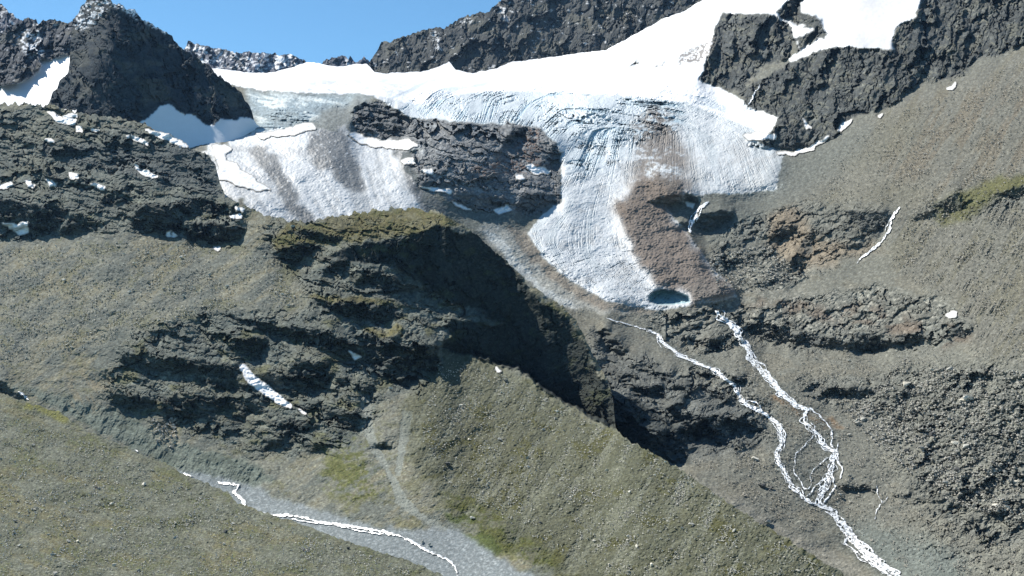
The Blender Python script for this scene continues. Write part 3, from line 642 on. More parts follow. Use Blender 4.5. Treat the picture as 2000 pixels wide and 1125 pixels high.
    C.paint(butt, (0.185, 0.195, 0.20), 0.9)
    C.paint(butt * ss(0.3, 1.2, n_sm), (0.3, 0.3, 0.29), 0.55)
    C.paint(region([[(1014, 240), (1055, 250), (1060, 320), (1040, 340), (930, 345), (900, 330), (960, 315), (1005, 300)]], 5, 4) * ss(-.4, .7, n_sm), (0.17, 0.105, 0.075), 0.8)
    C.vary(T_strb * rocky * (GX > 1300), 0.20); C.vary(T_str * np.maximum(rocky, butt) * (GX <= 1300), 0.24); C.vary(T_ribb * cr, 0.12)
    C.paint(mc * (1 - cr), (0.085, 0.092, 0.095), 0.6)
    C.paint(lgl, (0.60, 0.62, 0.63), 0.95)
    C.paint(lgl * ss(0.0, 1.2, st2 + 0.4 * n_sm), (0.33, 0.345, 0.35), 0.6)
    C.paint(region(LDEB, 4, 3) * ss(-2.8, -1.2, n_sm), (0.14, 0.148, 0.15), 0.97)
    C.paint(region([FRINGE], 4, 3), (0.4, 0.385, 0.36), 0.9)
    C.paint(region([[(990, 440), (1030, 455), (1070, 510), (1120, 555), (1190, 592), (1290, 606), (1250, 612), (1160, 600), (1080, 550), (1020, 490)]], 3, 3), (0.24, 0.19, 0.15), 0.75)
    C.paint(region([[(1000, 520), (1010, 500), (1060, 560), (1140, 605), (1100, 600), (1060, 575)], [(940, 450), (980, 460), (1010, 510), (1000, 520)]], 3, 2), (0.6, 0.6, 0.6), 0.7)
    C.paint(glac, (0.64, 0.665, 0.675), 0.97)
    C.paint(glac * ss(0.2, 1.4, n_mid + 0.4 * st2), (0.54, 0.58, 0.60), 0.6)
    C.paint(glac * ss(0.2, 1.7, st2), (0.47, 0.52, 0.54), 0.6)
    C.paint(fall * glac, (0.50, 0.58, 0.62), 0.55)
    C.paint(glac * fall * crev, (0.26, 0.42, 0.52), 0.7)
    C.paint(glac * ss(240, 300, GY) * ss(-0.2, 1.3, st1) * (GX > 1200), (0.37, 0.375, 0.37), 0.6)
    C.paint(glac * ss(470, 510, GY) * ss(1.5, 2.2, tc), (0.2, 0.25, 0.28), 0.7)
    C.paint(glac * ss(0.5, 1.6, n_mid + .6 * n_sm) * ss(230, 300, GY), (0.42, 0.42, 0.41), 0.5)
    C.paint(fallb * glac * ss(-0.3, 1.3, st2 + 0.5 * n_mid), (0.36, 0.48, 0.55), 0.6)
    C.paint(region([[(1230, 240), (1290, 205), (1330, 215), (1320, 250), (1345, 372), (1240, 380), (1245, 290)]], 7, 7) * ss(-0.7, 0.5, n_sm + .3 * n_mid), (0.21, 0.195, 0.175), 0.85)
    C.paint(region([[(1300, 240), (1330, 250), (1345, 372), (1400, 378), (1350, 300)], [(1480, 345), (1530, 300), (1515, 370), (1440, 380), (1440, 365)]], 8, 10), (0.42, 0.43, 0.42), 0.5)
    C.paint(region([[(1195, 410), (1240, 330), (1250, 250), (1275, 205), (1300, 205), (1320, 240), (1345, 320), (1350, 380), (1300, 420), (1210, 430)]], 8, 9) * ss(-2.2, 0.3, n_mid + 0.5 * n_sm + 0.25 * st1), (0.20, 0.175, 0.15), 0.92)
    C.paint(brown, (0.175, 0.142, 0.115), 0.95)
    C.paint(region([[(1320, 560), (1400, 545), (1440, 585), (1350, 592)], [(1285, 262), (1320, 250), (1345, 370), (1290, 360)]], 8, 6) * brown, (0.15, 0.14, 0.125), 0.7)
    wet = buffered([R1, R1a, R1b, R1d, R2, R3, R3b], 7)
    C.paint(wet, (0.11, 0.115, 0.105), 0.75)
    C.paint(wet * ss(0.3, 1.1, n_sm2), (0.25, 0.25, 0.235), 0.6)
    C.paint(snow, SNOW, 1.0)
    C.paint(snow * ss(0.6, 1.6, st2 + 0.3 * st1) * ss(140, 172, GY) * (GX < 1420), (0.50, 0.57, 0.62), 0.7)
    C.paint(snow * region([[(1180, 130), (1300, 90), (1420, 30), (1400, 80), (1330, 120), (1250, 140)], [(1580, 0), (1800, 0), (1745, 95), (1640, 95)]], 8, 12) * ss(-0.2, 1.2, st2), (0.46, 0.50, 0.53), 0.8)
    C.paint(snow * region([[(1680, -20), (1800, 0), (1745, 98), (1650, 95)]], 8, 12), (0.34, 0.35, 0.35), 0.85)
    C.paint(snow * region([[(1600, 0), (1800, 0), (1750, 60), (1745, 100), (1660, 92)]], 10, 15), (0.72, 0.70, 0.70), 0.7)
    C.paint(leftfall, (0.42, 0.50, 0.57), 0.8)
    C.paint(leftfall * ss(0.2, 0.9, n_flat + 0.5 * st2), (0.78, 0.81, 0.83), 0.8)
    C.paint(leftfall * ss(0.5, 1.3, -n_flat + .5 * n_sm), (0.25, 0.28, 0.30), 0.6)
    C.paint(region([[(700, 186), (720, 186), (690, 215), (690, 255), (640, 250), (600, 252), (575, 255), (640, 215)]], 5, 4), (0.24, 0.247, 0.245), 0.9)
    C.paint(region([[(640, 150), (760, 165), (800, 180), (720, 195), (620, 190), (560, 180)]], 8, 8) * ss(0.3, 1, n_str + .3 * n_sm), (0.3, 0.33, 0.35), 0.6)
    C.paint(cv, (0.17, 0.32, 0.37), 0.95)
    C.paint(blur(raster([[(1300, 566), (1343, 578), (1348, 590), (1325, 592), (1318, 576)]]), 1.5), (0.35, 0.5, 0.55), 0.6)
    C.vary(n_sm2 * (1 - icy * 0.85), 0.12)
    C.tone((0.84, 0.88, 0.85), (1 - icy) * (1 - cr) * (1 - butt))
    C.paint(region([[(1319, 121), (1331, 106), (1397, 70), (1382, 118), (1343, 121)], [(1228, 127), (1243, 120), (1240, 126)], [(1278, 131), (1298, 118), (1292, 129)]], 4, 0.8) * ss(-0.6, 0.1, n_sm2), (0.15, 0.13, 0.11), 0.9)
    ids = np.zeros((NY, NX), int)
    ids[snow > 0.5] = 1
    ids[glac > 0.5] = 2
    ids[(lgl > 0.5)] = 3
    ids[(brown > 0.5)] = 4
    ids[(butt > 0.5) & (glac < 0.5) & (snow < 0.5)] = 5
    ids[region([CRAG_A], 3, 1.5) > 0.5] = 6
    ids[region([CRAG_B], 3, 1.5) > 0.5] = 7
    ids[cv > 0.5] = 2
    G_BOT = [(330, 330), (440, 480), (480, 540), (600, 570), (800, 560), (900, 640), (1000, 760), (1100, 860), (1150, 920), (1190, 1000), (1240, 1040), (1313, 1090), (1434, 1180), (1550, 1206), (1642, 1206), (1720, 1206), (2440, 1206)]
    build_layer("G", 330, 2430, G_TOP, G_BOT, d.astype(np.float32), C.c, ids,
        {0: ("scree_slope", M_rockG, dict(kind="structure", label="grey brown scree slopes and rubble around and right of the glacier", cat="scree slope"), False),
         1: ("snowfield", M_snow, dict(kind="structure", label="bright white snowfield on the high plateau above the icefall", cat="snowfield"), True),
         2: ("glacier", M_ice, dict(kind="structure", label="white crevassed glacier tongue flowing down from the icefall", cat="glacier"), False),
         3: ("side_glacier", M_ice, dict(kind="structure", label="grey streaked ice apron behind the grassy knoll", cat="glacier"), False),
         4: ("moraine", M_rockG, dict(kind="structure", label="reddish brown debris ridge lying on the right of the glacier tongue", cat="moraine"), False),
         5: ("rock_buttress", M_rockG, dict(kind="structure", label="grey rock buttress left of the glacier tongue under the icefall", cat="rock buttress"), False),
         6: ("rock_crag", M_rockG, dict(kind="structure", label="square dark crag standing in the snow right of the plateau", cat="crag"), False),
         7: ("rock_wall", M_rockG, dict(kind="structure", label="dark rock wall running along the top right above the scree", cat="rock wall"), False)}, back=(0.05, 2.0, 10), jag=(0.5, 33))
    return d

# ================================================================ PEAKS
P_TOP = [(85, 215), (98, 198), (103, 181), (118, 158), (133, 140), (136, 118), (140, 60), (142, 42), (150, 28), (158, 12), (172, 0), (185, -6), (205, -8), (215, 2), (240, 12), (262, 22), (285, 40), (310, 55), (340, 75), (352, 90),
         (365, 103), (390, 115), (410, 132), (430, 150), (460, 170), (480, 195), (492, 218), (496, 236), (510, 250), (530, 270)]
def rock_layer(key, name, x0, x1, top, bot, ctrl, seed, snowpaint, tint=(0.10, 0.11, 0.125), face=0.8, ribs=None, snowd=0.55, extra=None, jag=2.2, kind="structure", lay=None):
    base = tps(ctrl)
    g0 = np.clip(blur(np.clip(-np.gradient(base, ST, axis=0), 0.0003, 0.001), 10), 0.0003, 0.001)
    rb = ribs if ribs is not None else S_ribb
    bb = B_rib if rb is S_rib else B_ribb
    ms = face * (0.6 + 0.6 * ss(-0.6, 0.8, rb / 2.2)) * ss(-1.5, 0.2, n_str)
    d = base
    d = cliffs(base, ms, 200, 1.0) if face > 0 else base
    d = d + g0 * (0.12 * S_gen + 0.30 * bb + 0.12 * rb + 0.08 * S_fine)
    C = Canvas(tint)
    C.vary(T_rib if bb is B_rib else T_ribb, 0.16)
    C.paint(ss(0.2, 1.3, n_sm + 0.5 * n_mid), tuple(c * 1.7 for c in tint), 0.4)
    C.paint(ss(0.3, 1.3, n_mid), (0.135, 0.13, 0.095), 0.35)
    for polys, amt, thr in snowpaint:
        m = region(polys, 3, 1.5) if polys else 1.0
        C.paint(np.clip(m * ss(thr, thr + 0.35, n_sm + 0.6 * n_str), 0, 1), SNOW, amt)
    if extra: d, ids, objs = extra(d, C, base)
    else: ids = np.zeros((NY, NX), int); objs = {}
    objs[0] = (name, M_rockP, dict(kind=kind, cat="mountain", label={"dark_peak": "dark shaded pyramid peak at the upper left", "side_ridge": "snow dusted rock ridge left of the dark pyramid peak",
        "far_ridge": "blue hazy ridge cut by the left edge", "summit_ridge": "long dark rock ridge behind the high snowfield", "distant_ridge": "low snow streaked ridge on the skyline beside the peak"}[name]), False)
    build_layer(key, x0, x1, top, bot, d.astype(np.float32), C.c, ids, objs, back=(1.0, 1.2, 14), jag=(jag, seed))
    return d

def make_P():
    foot = [[(270, 240), (300, 222), (312, 207), (332, 203), (345, 215), (360, 224), (375, 222), (400, 243), (420, 245), (430, 232), (465, 235), (470, 228), (500, 235), (530, 240), (545, 300), (300, 300)]]
    def ex(d, C, base):
        m = region(foot, 1.2, 0.8)
        g = 0.0009
        d2 = base * (1 - m) + base * m
        d = d * (1 - m) + (cliffs(base, 0.3 * m, 60)) * m
        C.paint(m, (0.8, 0.82, 0.85), 1.0)
        ids = (m > 0.5).astype(int)
        return d, ids, {1: ("foot_snowfield", M_snow, dict(kind="structure", label="blue shaded snowfield at the foot of the dark pyramid peak", cat="snowfield"), True)}
    rock_layer("P", "dark_peak", 85, 530, P_TOP, [(85, 235), (300, 300), (400, 335), (530, 320)],
        [(100, 200, 2500), (200, 225, 2420), (300, 235, 2380), (300, 300, 2330), (400, 260, 2390), (430, 300, 2320), (480, 278, 2440), (530, 250, 2570), (530, 330, 2450), (480, 200, 2510), (400, 130, 2560), (300, 50, 2580), (215, 0, 2540), (200, 110, 2440), (140, 130, 2580), (150, 20, 2700), (290, 140, 2450)],
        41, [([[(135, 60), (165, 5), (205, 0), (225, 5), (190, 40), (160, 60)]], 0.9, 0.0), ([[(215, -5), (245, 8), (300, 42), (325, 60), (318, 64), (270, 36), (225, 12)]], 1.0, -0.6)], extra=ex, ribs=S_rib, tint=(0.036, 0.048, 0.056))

def make_PL():
    bowl = [[(-380, 180), (-380, 240), (150, 240), (150, 140), (137, 113), (118, 108), (100, 118), (82, 113), (75, 118), (82, 128), (65, 148), (35, 162), (0, 168)]]
    def ex(d, C, base):
        m = region(bowl, 1.0, 0.8)
        d = d * (1 - m) + base * m
        C.paint(m, SNOW, 1.0)
        return d, (m > 0.5).astype(int), {1: ("hanging_snowfield", M_snow, dict(kind="structure", label="white snowfield in the notch left of the dark pyramid peak", cat="snowfield"), True)}
    rock_layer("PL", "side_ridge", -380, 150, [(-380, 55), (-40, 45), (0, 66), (40, 40), (52, 36), (70, 38), (75, 48), (85, 38), (110, 38), (130, 47), (150, 45)], [(-380, 235), (150, 235)],
        [(-100, 200, 2450), (0, 200, 2500), (140, 200, 2520), (70, 120, 2850), (0, 160, 2680), (0, 70, 2900), (140, 50, 2980), (-110, 60, 2900)], 42, [([[(30, 70), (70, 40), (85, 100), (70, 120), (40, 100)]], 0.85, 0.0), (None, 0.4, 2.0)], extra=ex, tint=(0.07, 0.078, 0.088))
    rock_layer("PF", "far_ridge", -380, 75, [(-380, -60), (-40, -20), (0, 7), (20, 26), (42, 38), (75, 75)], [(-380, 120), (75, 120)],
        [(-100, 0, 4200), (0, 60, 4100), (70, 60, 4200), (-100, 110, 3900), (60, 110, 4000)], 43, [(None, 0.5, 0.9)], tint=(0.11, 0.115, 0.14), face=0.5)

def make_R():
    rock_layer("R", "summit_ridge", 690, 1600, [(690, 160), (709, 145), (724, 118), (742, 88), (766, 77), (802, 68), (839, 54), (866, 56), (896, 36), (923, 29), (953, 21), (978, 3), (990, -5), (1050, -25), (1200, -45), (1400, -60), (1600, -80)],
        [(690, 170), (760, 165), (900, 170), (1000, 155), (1200, 130), (1300, 75), (1400, 30), (1600, -20)],
        [(700, 150, 4150), (900, 150, 4050), (1100, 130, 4050), (1300, 60, 4000), (1500, -20, 4100), (800, 75, 4400), (950, 30, 4400), (1100, -20, 4450), (1400, -60, 4300), (1000, 80, 4170), (1200, 60, 4100)],
        44, [(None, 0.5, 2.1), ([[(840, 55), (860, 60), (862, 105), (846, 90)], [(895, 40), (925, 38), (920, 46), (900, 46)], [(975, 10), (990, 15), (995, 55), (975, 35)]], 0.7, -0.1)], ribs=S_ribb, tint=(0.066, 0.07, 0.068), jag=1.6)
    rock_layer("R0", "distant_ridge", 340, 735, [(340, 110), (363, 94), (367, 81), (387, 85), (414, 94), (447, 97), (472, 106), (487, 100), (514, 104), (544, 106), (574, 107), (600, 122), (622, 135), (630, 122), (640, 115), (665, 109), (676, 112), (680, 119), (684, 107), (690, 117), (700, 119), (710, 112), (716, 118), (735, 130)],
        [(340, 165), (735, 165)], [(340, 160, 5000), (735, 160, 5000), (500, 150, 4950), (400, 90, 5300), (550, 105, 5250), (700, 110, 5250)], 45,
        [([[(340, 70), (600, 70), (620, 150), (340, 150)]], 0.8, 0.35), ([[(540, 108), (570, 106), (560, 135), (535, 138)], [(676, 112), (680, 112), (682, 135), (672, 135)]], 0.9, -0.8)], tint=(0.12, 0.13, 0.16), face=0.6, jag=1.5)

dN = make_N(); dF = make_F(); dG = make_G(); make_P(); make_PL(); make_R()

# ================================================================ placing things on the ground
def top_at(pts, x): p = np.array(pts, float); return np.interp(x, p[:, 0], p[:, 1])
def which(px, py):
    if px < 1045 and py > top_at(F_TOP, px) + 2: return dF, "F"
    if px < 1755 and py > top_at(N_TOP, px) + 2: return dN, "N"
    return dG, "G"
def samp(A, px, py):
    x = np.clip((np.asarray(px) - X0) / ST, 0, NX - 1.001); y = np.clip((np.asarray(py) - Y0) / ST, 0, NY - 1.001)
    i = x.astype(int); j = y.astype(int); u = x - i; v = y - j
    return (A[j, i] * (1 - u) + A[j, i + 1] * u) * (1 - v) + (A[j + 1, i] * (1 - u) + A[j + 1, i + 1] * u) * v
def near(A):
    B = A.copy()
    for dy in (-1, 0, 1):
        for dx in (-1, 0, 1): B = np.minimum(B, np.roll(np.roll(A, dy, 0), dx, 1))
    return B
NEAR = {"N": near(dN), "G": near(dG), "F": near(dF)}
def world(px, py, lD):
    D = np.exp(lD); rx, rz = ray(np.asarray(px, float), np.asarray(py, float))
    return np.stack([rx * D, D, rz * D], -1)

# ---- snow patches: thin sheets of old snow lying in hollows
M_patch = mat_ground("old snow", scale=0.12, bump=0.15, var=0.05, rough=0.7, spec_=0.2)
def snow_patch(layer, pts, label, shade=SNOW, group="small snow patches left on the rock"):
    A = {"N": dN, "G": dG}[layer]
    P = np.array(pts, float); x0, y0 = P.min(0) - 8; x1, y1 = P.max(0) + 8
    stp = 1.0
    xs = np.arange(x0, x1, stp); ys = np.arange(y0, y1, stp); PX, PY = np.meshgrid(xs, ys)
    wx = samp(wx_, PX, PY) * 1.3; wy = samp(wy_, PX, PY) * 1.3
    X, Y = PX + wx, PY + wy
    ins = np.zeros(X.shape, bool); n = len(P)
    for k in range(n):
        xa, ya = P[k]; xb, yb = P[(k + 1) % n]
        if ya != yb: ins ^= ((ya > Y) != (yb > Y)) & (X < (xb - xa) * (Y - ya) / (yb - ya) + xa)
    m = ins.astype(float); p = np.pad(m, 1, 'edge')
    mb = sum(p[a:a + m.shape[0], b:b + m.shape[1]] for a in range(3) for b in range(3)) / 9
    lD = samp(NEAR[layer], PX, PY) - 0.0004 * (mb - 0.30)
    V = world(PX, PY, lD).reshape(-1, 3)
    H, Wd = m.shape; idx = np.arange(H * Wd).reshape(H, Wd)
    q = np.stack([idx[1:, :-1], idx[1:, 1:], idx[:-1, 1:], idx[:-1, :-1]], -1).reshape(-1, 4)
    ok = (mb.reshape(-1)[q].max(1) > 0.2); q = q[ok]
    if not len(q): return
    kk = (np.clip((mb - 0.2) * 1.3, 0, 1) * (0.86 + 0.14 * np.clip(1.2 - samp(n_sm, PX, PY), 0, 1))).reshape(-1, 1)
    C = (np.array(shade) * kk + np.array((0.33, 0.32, 0.29)) * (1 - kk)).astype(np.float32)
    return add_mesh("snow_patch", V, q, M_patch, dict(label=label, cat="snow patch", group=group), True, C)

for layer, pts, label in [
 ("N", [(2, 435), (30, 438), (54, 434), (52, 456), (38, 459), (22, 448)], "bluish shaded snow patch under the dark cliff at the far left"),
 ("N", [(92, 220), (103, 221), (120, 228), (150, 235), (148, 243), (120, 241), (105, 235)], "white snow patch just below the hanging snowfield of the dark peak"),
 ("N", [(123, 226), (148, 223), (150, 229), (130, 231)], "thin snow streak right above the patch below the hanging snowfield"),
 ("N", [(148, 246), (158, 247), (160, 256), (151, 257)], "small square snow spot under the patch below the hanging snowfield"),
 ("N", [(176, 251), (195, 252), (193, 256), (180, 256)], "tiny flat snow spot below the foot of the dark peak"),
 ("N", [(245, 265), (270, 269), (288, 277), (286, 282), (262, 275), (247, 270)], "low snow streak on rubble below the middle of the dark peak"),
 ("N", [(285, 252), (300, 257), (325, 262), (350, 275), (368, 286), (358, 287), (338, 279), (315, 271), (298, 264)], "long diagonal snow streak beside the shaded snow at the dark peak's foot"),
 ("N", [(85, 273), (100, 271), (108, 278), (92, 278)], "small snow fleck on grey rubble above the dark rock step"),
 ("N", [(-5, 362), (22, 356), (25, 363), (5, 368)], "snow fleck cut by the left edge of the view"),
 ("N", [(49, 353), (58, 352), (61, 360), (68, 360), (68, 366), (56, 366)], "crooked snow fleck second from the left in the row on the ledge"),
 ("N", [(91, 350), (100, 352), (111, 360), (106, 364), (95, 362)], "triangular snow fleck third from the left in the row on the ledge"),
 ("N", [(134, 338), (150, 339), (154, 347), (140, 348)], "snow fleck a little higher than the others in the ledge row"),
 ("N", [(177, 358), (190, 356), (205, 364), (203, 371), (184, 366)], "rightmost and widest snow fleck of the ledge row"),
 ("N", [(262, 321), (272, 327), (290, 333), (308, 345), (295, 347), (280, 340), (265, 330)], "shaded snow streak in the dark slope facing the side glacier"),
 ("N", [(326, 453), (336, 451), (346, 459), (340, 463), (328, 460)], "snow spot between the two dark bluffs above the grey slope"),
 ("N", [(417, 485), (430, 485), (428, 490), (419, 490)], "tiny snow spot under the right-hand dark bluff"),
 ("N", [(458, 404), (480, 407), (474, 413), (462, 411)], "upper snow spot on the ridge edge beside the side glacier"),
 ("N", [(447, 419), (470, 419), (472, 426), (455, 426)], "lower snow spot on the ridge edge beside the side glacier"),
 ("N", [(465, 714), (480, 713), (497, 735), (530, 758), (555, 779), (569, 790), (566, 798), (545, 787), (510, 767), (485, 746)], "long narrow white snow strip lying in the gully between dark outcrops"),
 ("N", [(581, 797), (599, 807), (597, 811), (584, 803)], "short snow remnant just below the long snow strip"),
 ("N", [(683, 685), (690, 690), (706, 697), (690, 703)], "blue shaded snow remnant beneath the cleft of a dark outcrop"),
 ("N", [(967, 718), (980, 726), (975, 729)], "tiny snow sliver on the moraine crest beside the shadow"),
 ("G", [(415, 285), (440, 281), (452, 290), (440, 303), (442, 315), (462, 318), (467, 330), (492, 345), (527, 370), (500, 372), (470, 363), (440, 352), (413, 350), (428, 330), (420, 310)], "large ragged white snow patch on the left edge of the side glacier"),
 ("G", [(498, 262), (540, 258), (580, 243), (612, 240), (617, 250), (590, 258), (540, 266), (508, 269)], "white snow band under the blue ice cliff of the side glacier"),
 ("G", [(682, 262), (690, 256), (715, 267), (740, 274), (800, 273), (816, 284), (795, 293), (770, 289), (730, 285), (700, 279)], "curved white snow band at the foot of the dark rock slab"),
 ("G", [(782, 312), (808, 310), (812, 317), (790, 321)], "small snow patch left of the rock buttress"),
 ("G", [(820, 334), (843, 329), (844, 340), (830, 340)], "snow spot on the lower left ledges of the rock buttress"),
 ("G", [(817, 360), (850, 367), (881, 372), (881, 378), (850, 374)], "thin snow line along the foot of the rock buttress"),
 ("G", [(880, 390), (900, 401), (922, 410), (905, 411)], "thin curved snow line under the rounded bottom of the buttress"),
 ("G", [(964, 409), (990, 401), (1001, 411), (975, 418)], "cream snow cone between the two lowest noses of the buttress"),
 ("G", [(1027, 325), (1036, 320), (1050, 327), (1076, 332), (1072, 338), (1045, 339), (1035, 331)], "snow patch on the buttress beside the glacier tongue"),
 ("G", [(1008, 341), (1018, 341), (1020, 350), (1010, 350)], "tiny snow spot on brown rock of the buttress"),
 ("G", [(1515, 297), (1545, 298), (1590, 285), (1619, 265), (1614, 275), (1585, 293), (1545, 303), (1520, 303)], "long curved snow band between the glacier and the scree slope"),
 ("G", [(1634, 257), (1645, 240), (1665, 234), (1655, 246), (1640, 257)], "short snow wedge at the top of the scree below the rock wall"),
 ("G", [(1570, 229), (1577, 239), (1584, 251), (1575, 251)], "upright snow fleck in a notch of the rock wall"),
 ("G", [(1714, 229), (1723, 223), (1721, 231)], "tiny snow fleck under the rock wall at the scree top"),
 ("G", [(1846, 173), (1866, 161), (1863, 169), (1850, 175)], "highest snow fleck on the edge of scree and rock wall"),
 ("G", [(1450, 264), (1480, 257), (1515, 264), (1519, 269), (1490, 273), (1460, 275)], "snow patch above the low rock ledges right of the glacier"),
 ("G", [(1848, 615), (1858, 607), (1869, 608), (1867, 618), (1853, 621)], "isolated bright snow patch on the pale slabs of the right slope"),
 ("G", [(1337, 396), (1356, 399), (1352, 407), (1340, 405)], "snow patch beside the small waterfall near the glacier"),
]:
    snow_patch(layer, pts, label)

# ---- running water
M_foam = mat_plain("white water", (0.80, 0.84, 0.87), 0.3, var=0.16, rough=0.35, bump=0.5)
_r = [n for n in M_foam.node_tree.nodes if n.type == 'VALTORGB'][0].color_ramp
_r.elements[0].position = 0.38; _r.elements[0].color = (0.13, 0.14, 0.14, 1); _r.elements[1].position = 0.5; _r.elements[1].color = (0.85, 0.88, 0.9, 1)
def wiggle(n, rs, a, l):
    k = np.hanning(max(3, int(l))); k /= k.sum()
    z = np.convolve(rs.standard_normal(n + len(k) * 2), k, 'same')[len(k):len(k) + n]
    return a * z / (z.std() + 1e-9)
def ribbons(name, strands, seed, tg):
    rs = np.random.RandomState(seed); VV = []; QQ = []; off = 0
    for pts, wd, *rest in strands:
        jt = rest[0] if rest else 0.7
        P = np.array(pts, float)
        seg = np.r_[0, np.cumsum(np.hypot(*np.diff(P, axis=0).T))]; t = np.arange(0, seg[-1], 0.9); n = len(t)
        if n < 4: continue
        x = np.interp(t, seg, P[:, 0]) + wiggle(n, rs, 0.5, 10) + wiggle(n, rs, jt, 34); y = np.interp(t, seg, P[:, 1]) + wiggle(n, rs, 0.5, 12)
        tx = np.gradient(x); ty = np.gradient(y); l = np.hypot(tx, ty) + 1e-9; nx_, ny_ = -ty / l, tx / l
        wv = 0.8 * wd * np.clip(1 + wiggle(n, rs, 0.35, 11), 0.35, 2.0)
        wv = wv * np.minimum(1, np.minimum(np.arange(n), np.arange(n)[::-1]) / 6 + 0.15)
        cs = np.linspace(-0.5, 0.5, 5)
        X = x[:, None] + nx_[:, None] * wv[:, None] * cs; Y = y[:, None] + ny_[:, None] * wv[:, None] * cs
        A, key = which(float(P[len(P) // 2, 0]), float(P[len(P) // 2, 1]))
        lD = samp(NEAR[key], X, Y) - 0.0003 * (1 - np.abs(cs) * 2) - 0.0001
        VV.append(world(X, Y, lD).reshape(-1, 3))
        idx = off + np.arange(n * 5).reshape(n, 5)
        QQ.append(np.stack([idx[:-1, :-1], idx[1:, :-1], idx[1:, 1:], idx[:-1, 1:]], -1).reshape(-1, 4)); off += n * 5
    return add_mesh(name, np.concatenate(VV), np.concatenate(QQ), M_foam, tg, True)

def braid(pts, w, k=2, spread=5, seed=0):
    rs = np.random.RandomState(seed); out = [(pts, w * 0.62, 0.16 * w)]
    for q in range(k):
        n = len(pts); a = rs.randint(0, max(1, n // 2)); b = min(n, a + rs.randint(n // 3 + 2, n + 2))
        sub = pts[a:b]
        if len(sub) < 3: continue
        out.append((sub, w * rs.uniform(0.16, 0.36), 0.42 * spread))
    return out
ribbons("mountain_stream", braid(R1, 9.5, 11, 13, 1) + braid(R1a, 6, 8, 12, 2) + [(R1b, 3.2), (R1c, 2.6), (R1d, 1.8), (R1e, 1.8), (R1f, 2.6)], 5, dict(kind="structure", cat="stream", label="right-hand white stream splitting into braids below the glacier"))
ribbons("meltwater_stream", [([(1183, 621), (1210, 628), (1240, 637)], 1.8)] + braid(R2, 5.2, 11, 9, 3) + [([(1240, 636), (1265, 645)], 2.2), ([(1285, 652), (1287, 668), (1292, 680)], 1.6), ([(1455, 782), (1475, 785), (1485, 795), (1490, 808)], 2.6), ([(1520, 828), (1535, 845), (1530, 862), (1527, 868)], 3)], 6, dict(kind="structure", cat="stream", label="left-hand white stream running down from the glacier snout"))
ribbons("joined_stream", braid(R3, 11, 11, 14, 4) + braid(R3b, 4, 5, 7, 8) + [([(p[0] - 7, p[1] + 4) for p in R3[3:]], 3.0), ([(p[0] + 3, p[1] + 1) for p in R3b], 2.2)], 7, dict(kind="structure", cat="stream", label="white foaming stream below the junction at the lower right"))
ribbons("side_stream", [([(1713, 948), (1715, 965), (1722, 982), (1712, 995), (1709, 1015)], 1.7), ([(1732, 970), (1722, 984)], 1.3)], 8, dict(kind="structure", cat="stream", label="thin side stream over ledges right of the braids"))
ribbons("river", [([(34, 764), (44, 772), (52, 781)], 5), ([(262, 878), (272, 882)], 2), ([(354, 922), (366, 927), (380, 931)], 3.2), ([(425, 941), (445, 944), (466, 947), (462, 955), (455, 961), (466, 968), (476, 978), (478, 990)], 5), ([(505, 1001), (530, 1006), (560, 1005), (590, 1010), (620, 1018), (660, 1023), (700, 1030), (750, 1038), (778, 1045), (800, 1055), (825, 1070), (850, 1082), (875, 1093), (889, 1105), (894, 1120), (893, 1140), (900, 1170)], 4.6),
    ([(570, 1013), (600, 1019), (650, 1024), (700, 1036), (740, 1042), (775, 1044)], 2.6)] , 9, dict(kind="structure", cat="stream", label="narrow white river winding over the pale gravel bed"))
ribbons("waterfall", [([(1384, 394), (1370, 402), (1361, 414), (1354, 430), (1349, 445), (1348, 456)], 6), ([(1372, 402), (1366, 420), (1358, 434)], 3), ([(1362, 412), (1349, 432), (1350, 450)], 2.5)], 10, dict(label="broad white waterfall over dark rounded rock beside the brown moraine", cat="waterfall", group="waterfalls"))
ribbons("waterfall", [([(1759, 403), (1750, 415), (1741, 428), (1737, 445), (1727, 465), (1712, 482), (1696, 494), (1680, 505)], 4), ([(1745, 420), (1736, 432), (1729, 450)], 2.4), ([(1720, 472), (1700, 488), (1672, 515)], 2.2)], 11, dict(label="thin white waterfall dropping past the tan cliff on the right slope", cat="waterfall", group="waterfalls"))
ribbons("waterfall", [([(1484, 165), (1478, 178), (1470, 190), (1463, 205)], 2.6)], 12, dict(label="narrow icy waterfall in the dark rock wall above the glacier", cat="waterfall", group="waterfalls"))

# ---- boulders
def rock_mesh(seed, sub=2, flat=0.7):
    import bmesh
    bm = bmesh.new(); bmesh.ops.create_icosphere(bm, subdivisions=sub, radius=1.0)
    r = random.Random(seed)
    planes = [(Vector((r.gauss(0, 1), r.gauss(0, 1), r.gauss(0, 1))).normalized(), r.uniform(0.35, 0.75)) for _ in range(8)]
    for v in bm.verts:
        for n, dd in planes:
            k = v.co.dot(n) - dd
            if k > 0: v.co -= n * k
        v.co.z *= flat; v.co.x *= 1.15
    me = bpy.data.meshes.new("boulder"); bm.to_mesh(me); bm.free(); return me
M_b = {"pale": mat_plain("pale boulder stone", (0.60, 0.565, 0.47), 0.6, var=0.2), "grey": mat_plain("grey boulder stone", (0.33, 0.325, 0.285), 0.6, var=0.25), "dark": mat_plain("dark boulder stone", (0.08, 0.08, 0.075), 0.6, var=0.25)}
protos = {k: [rock_mesh(s * 7 + i, 2, 0.6 + 0.1 * (i % 3)) for i in range(5)] for s, k in enumerate(M_b)}
for k, L_ in protos.items():
    for me in L_: me.materials.append(M_b[k])
